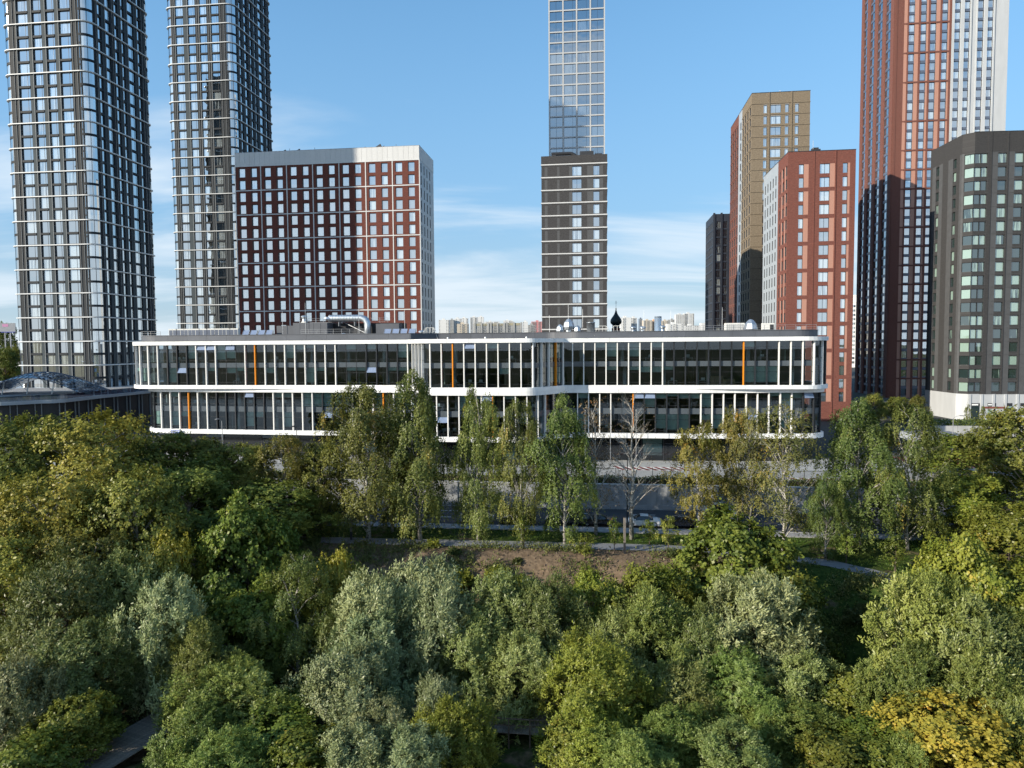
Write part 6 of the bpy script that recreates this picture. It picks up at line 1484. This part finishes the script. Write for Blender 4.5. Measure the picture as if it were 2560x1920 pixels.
def litter(n):
    r = srg.uniform(-34, 20, n); q = crest(r)-srg.uniform(-1.0, 11, n); return np.stack([r*CY-q*SY, r*SY+q*CY, ground_rq(r, q)+0.03], -1)
mat('clod', (0.13, 0.095, 0.072), 0.95, var=0.4, scale=0.8)
cl = MB(); 
for p in litter(1500):
    s_ = abs(srg.normal(0, 0.07))+0.05; x, y, z = p; a_ = srg.uniform(0, 3.1)
    pts = [(x+s_*math.cos(a_+j*2.1)*srg.uniform(.7, 1.3), y+s_*math.sin(a_+j*2.1)*srg.uniform(.7, 1.3), z-0.05) for j in range(3)]; ap = (x, y, z+s_*0.8)
    for j in range(3): cl.poly([pts[j], pts[(j+1) % 3], ap])
tag(cl.build('soil_clods', 'clod'), 'loose clods and stones on the bare dirt slope', 'soil', kind='stuff')
def on_lawn(n):
    r = srg.uniform(-60, 60, n); q = srg.uniform(82.2, 86.1, n); return np.stack([r*CY-q*SY, r*SY+q*CY, np.zeros(n)], -1)
leaf_mat('leaf_grass', (0.035, 0.072, 0.011), (0.087, 0.144, 0.022), (0.150, 0.144, 0.032), 0.02, 0.2)
weeds('grass', 'mown grass strip between footpath and pavement', 7000, on_lawn, 'leaf_grass', 0.06, 7, (.08, .16), .2)
def on_lawn2(n):
    r = srg.uniform(9, 50, n); q = srg.uniform(60, 79, n); k = (q > crest(r)+0.3); k &= np.array([min((r_-p[0])**2+(q_-p[1])**2 for p in PATH) > 3.2 for r_, q_ in zip(r, q)]); r, q = r[k], q[k]
    return np.stack([r*CY-q*SY, r*SY+q*CY, ground_rq(r, q)], -1)
weeds('grass', 'rough grass beside the bend of the footpath', 5000, on_lawn2, 'leaf_grass', 0.12, 7, (.1, .2), .2)
# clipped hedge on the retaining wall
def in_hedge(n):
    r = srg.uniform(-58, 58, n); q = srg.uniform(100.2, 101.7, n); z = 3.35+srg.uniform(0, 1.0, n)*(0.9+0.15*np.sin(r*.9)); return np.stack([r*CY-q*SY, r*SY+q*CY, z], -1)
P_ = in_hedge(26000); hd = leaf_mesh('hedge_foliage', P_, srg.normal(size=P_.shape)+np.array([0, 0, .4]), srg.uniform(.14, .24, len(P_)), .4, srg.random(len(P_))*.7, 'leaf_birch', srg)
t = thing('hedge', 'low dark hedge along the top of the retaining wall', 'hedge'); tag(link('hedge_foliage', hd, t), kind='stuff')
b = MB(); rbox(b, -58, 58, 100.6, 101.4, 3.3, 4.0); b.build('hedge_core', 'bark_brown', t)
for lab, r0, r1, q0, q1, z in (('lower', 58, 100, 128.6, 131, 5.5), ('upper', 62, 104, 140.6, 143, 7.3)):
    n_ = 9000; r = srg.uniform(r0, r1, n_); q = srg.uniform(q0, q1, n_); P_ = np.stack([r*CY-q*SY, r*SY+q*CY, z+srg.uniform(0, 1.1, n_)], -1)
    t = thing('hedge', 'dark hedge on the %s terrace wall at the right' % lab, 'hedge'); tag(link('hedge_foliage', leaf_mesh('hedge_foliage', P_, srg.normal(size=P_.shape), srg.uniform(.18, .3, n_), .4, srg.random(n_)*.5, 'leaf_birch', srg), t), kind='stuff')
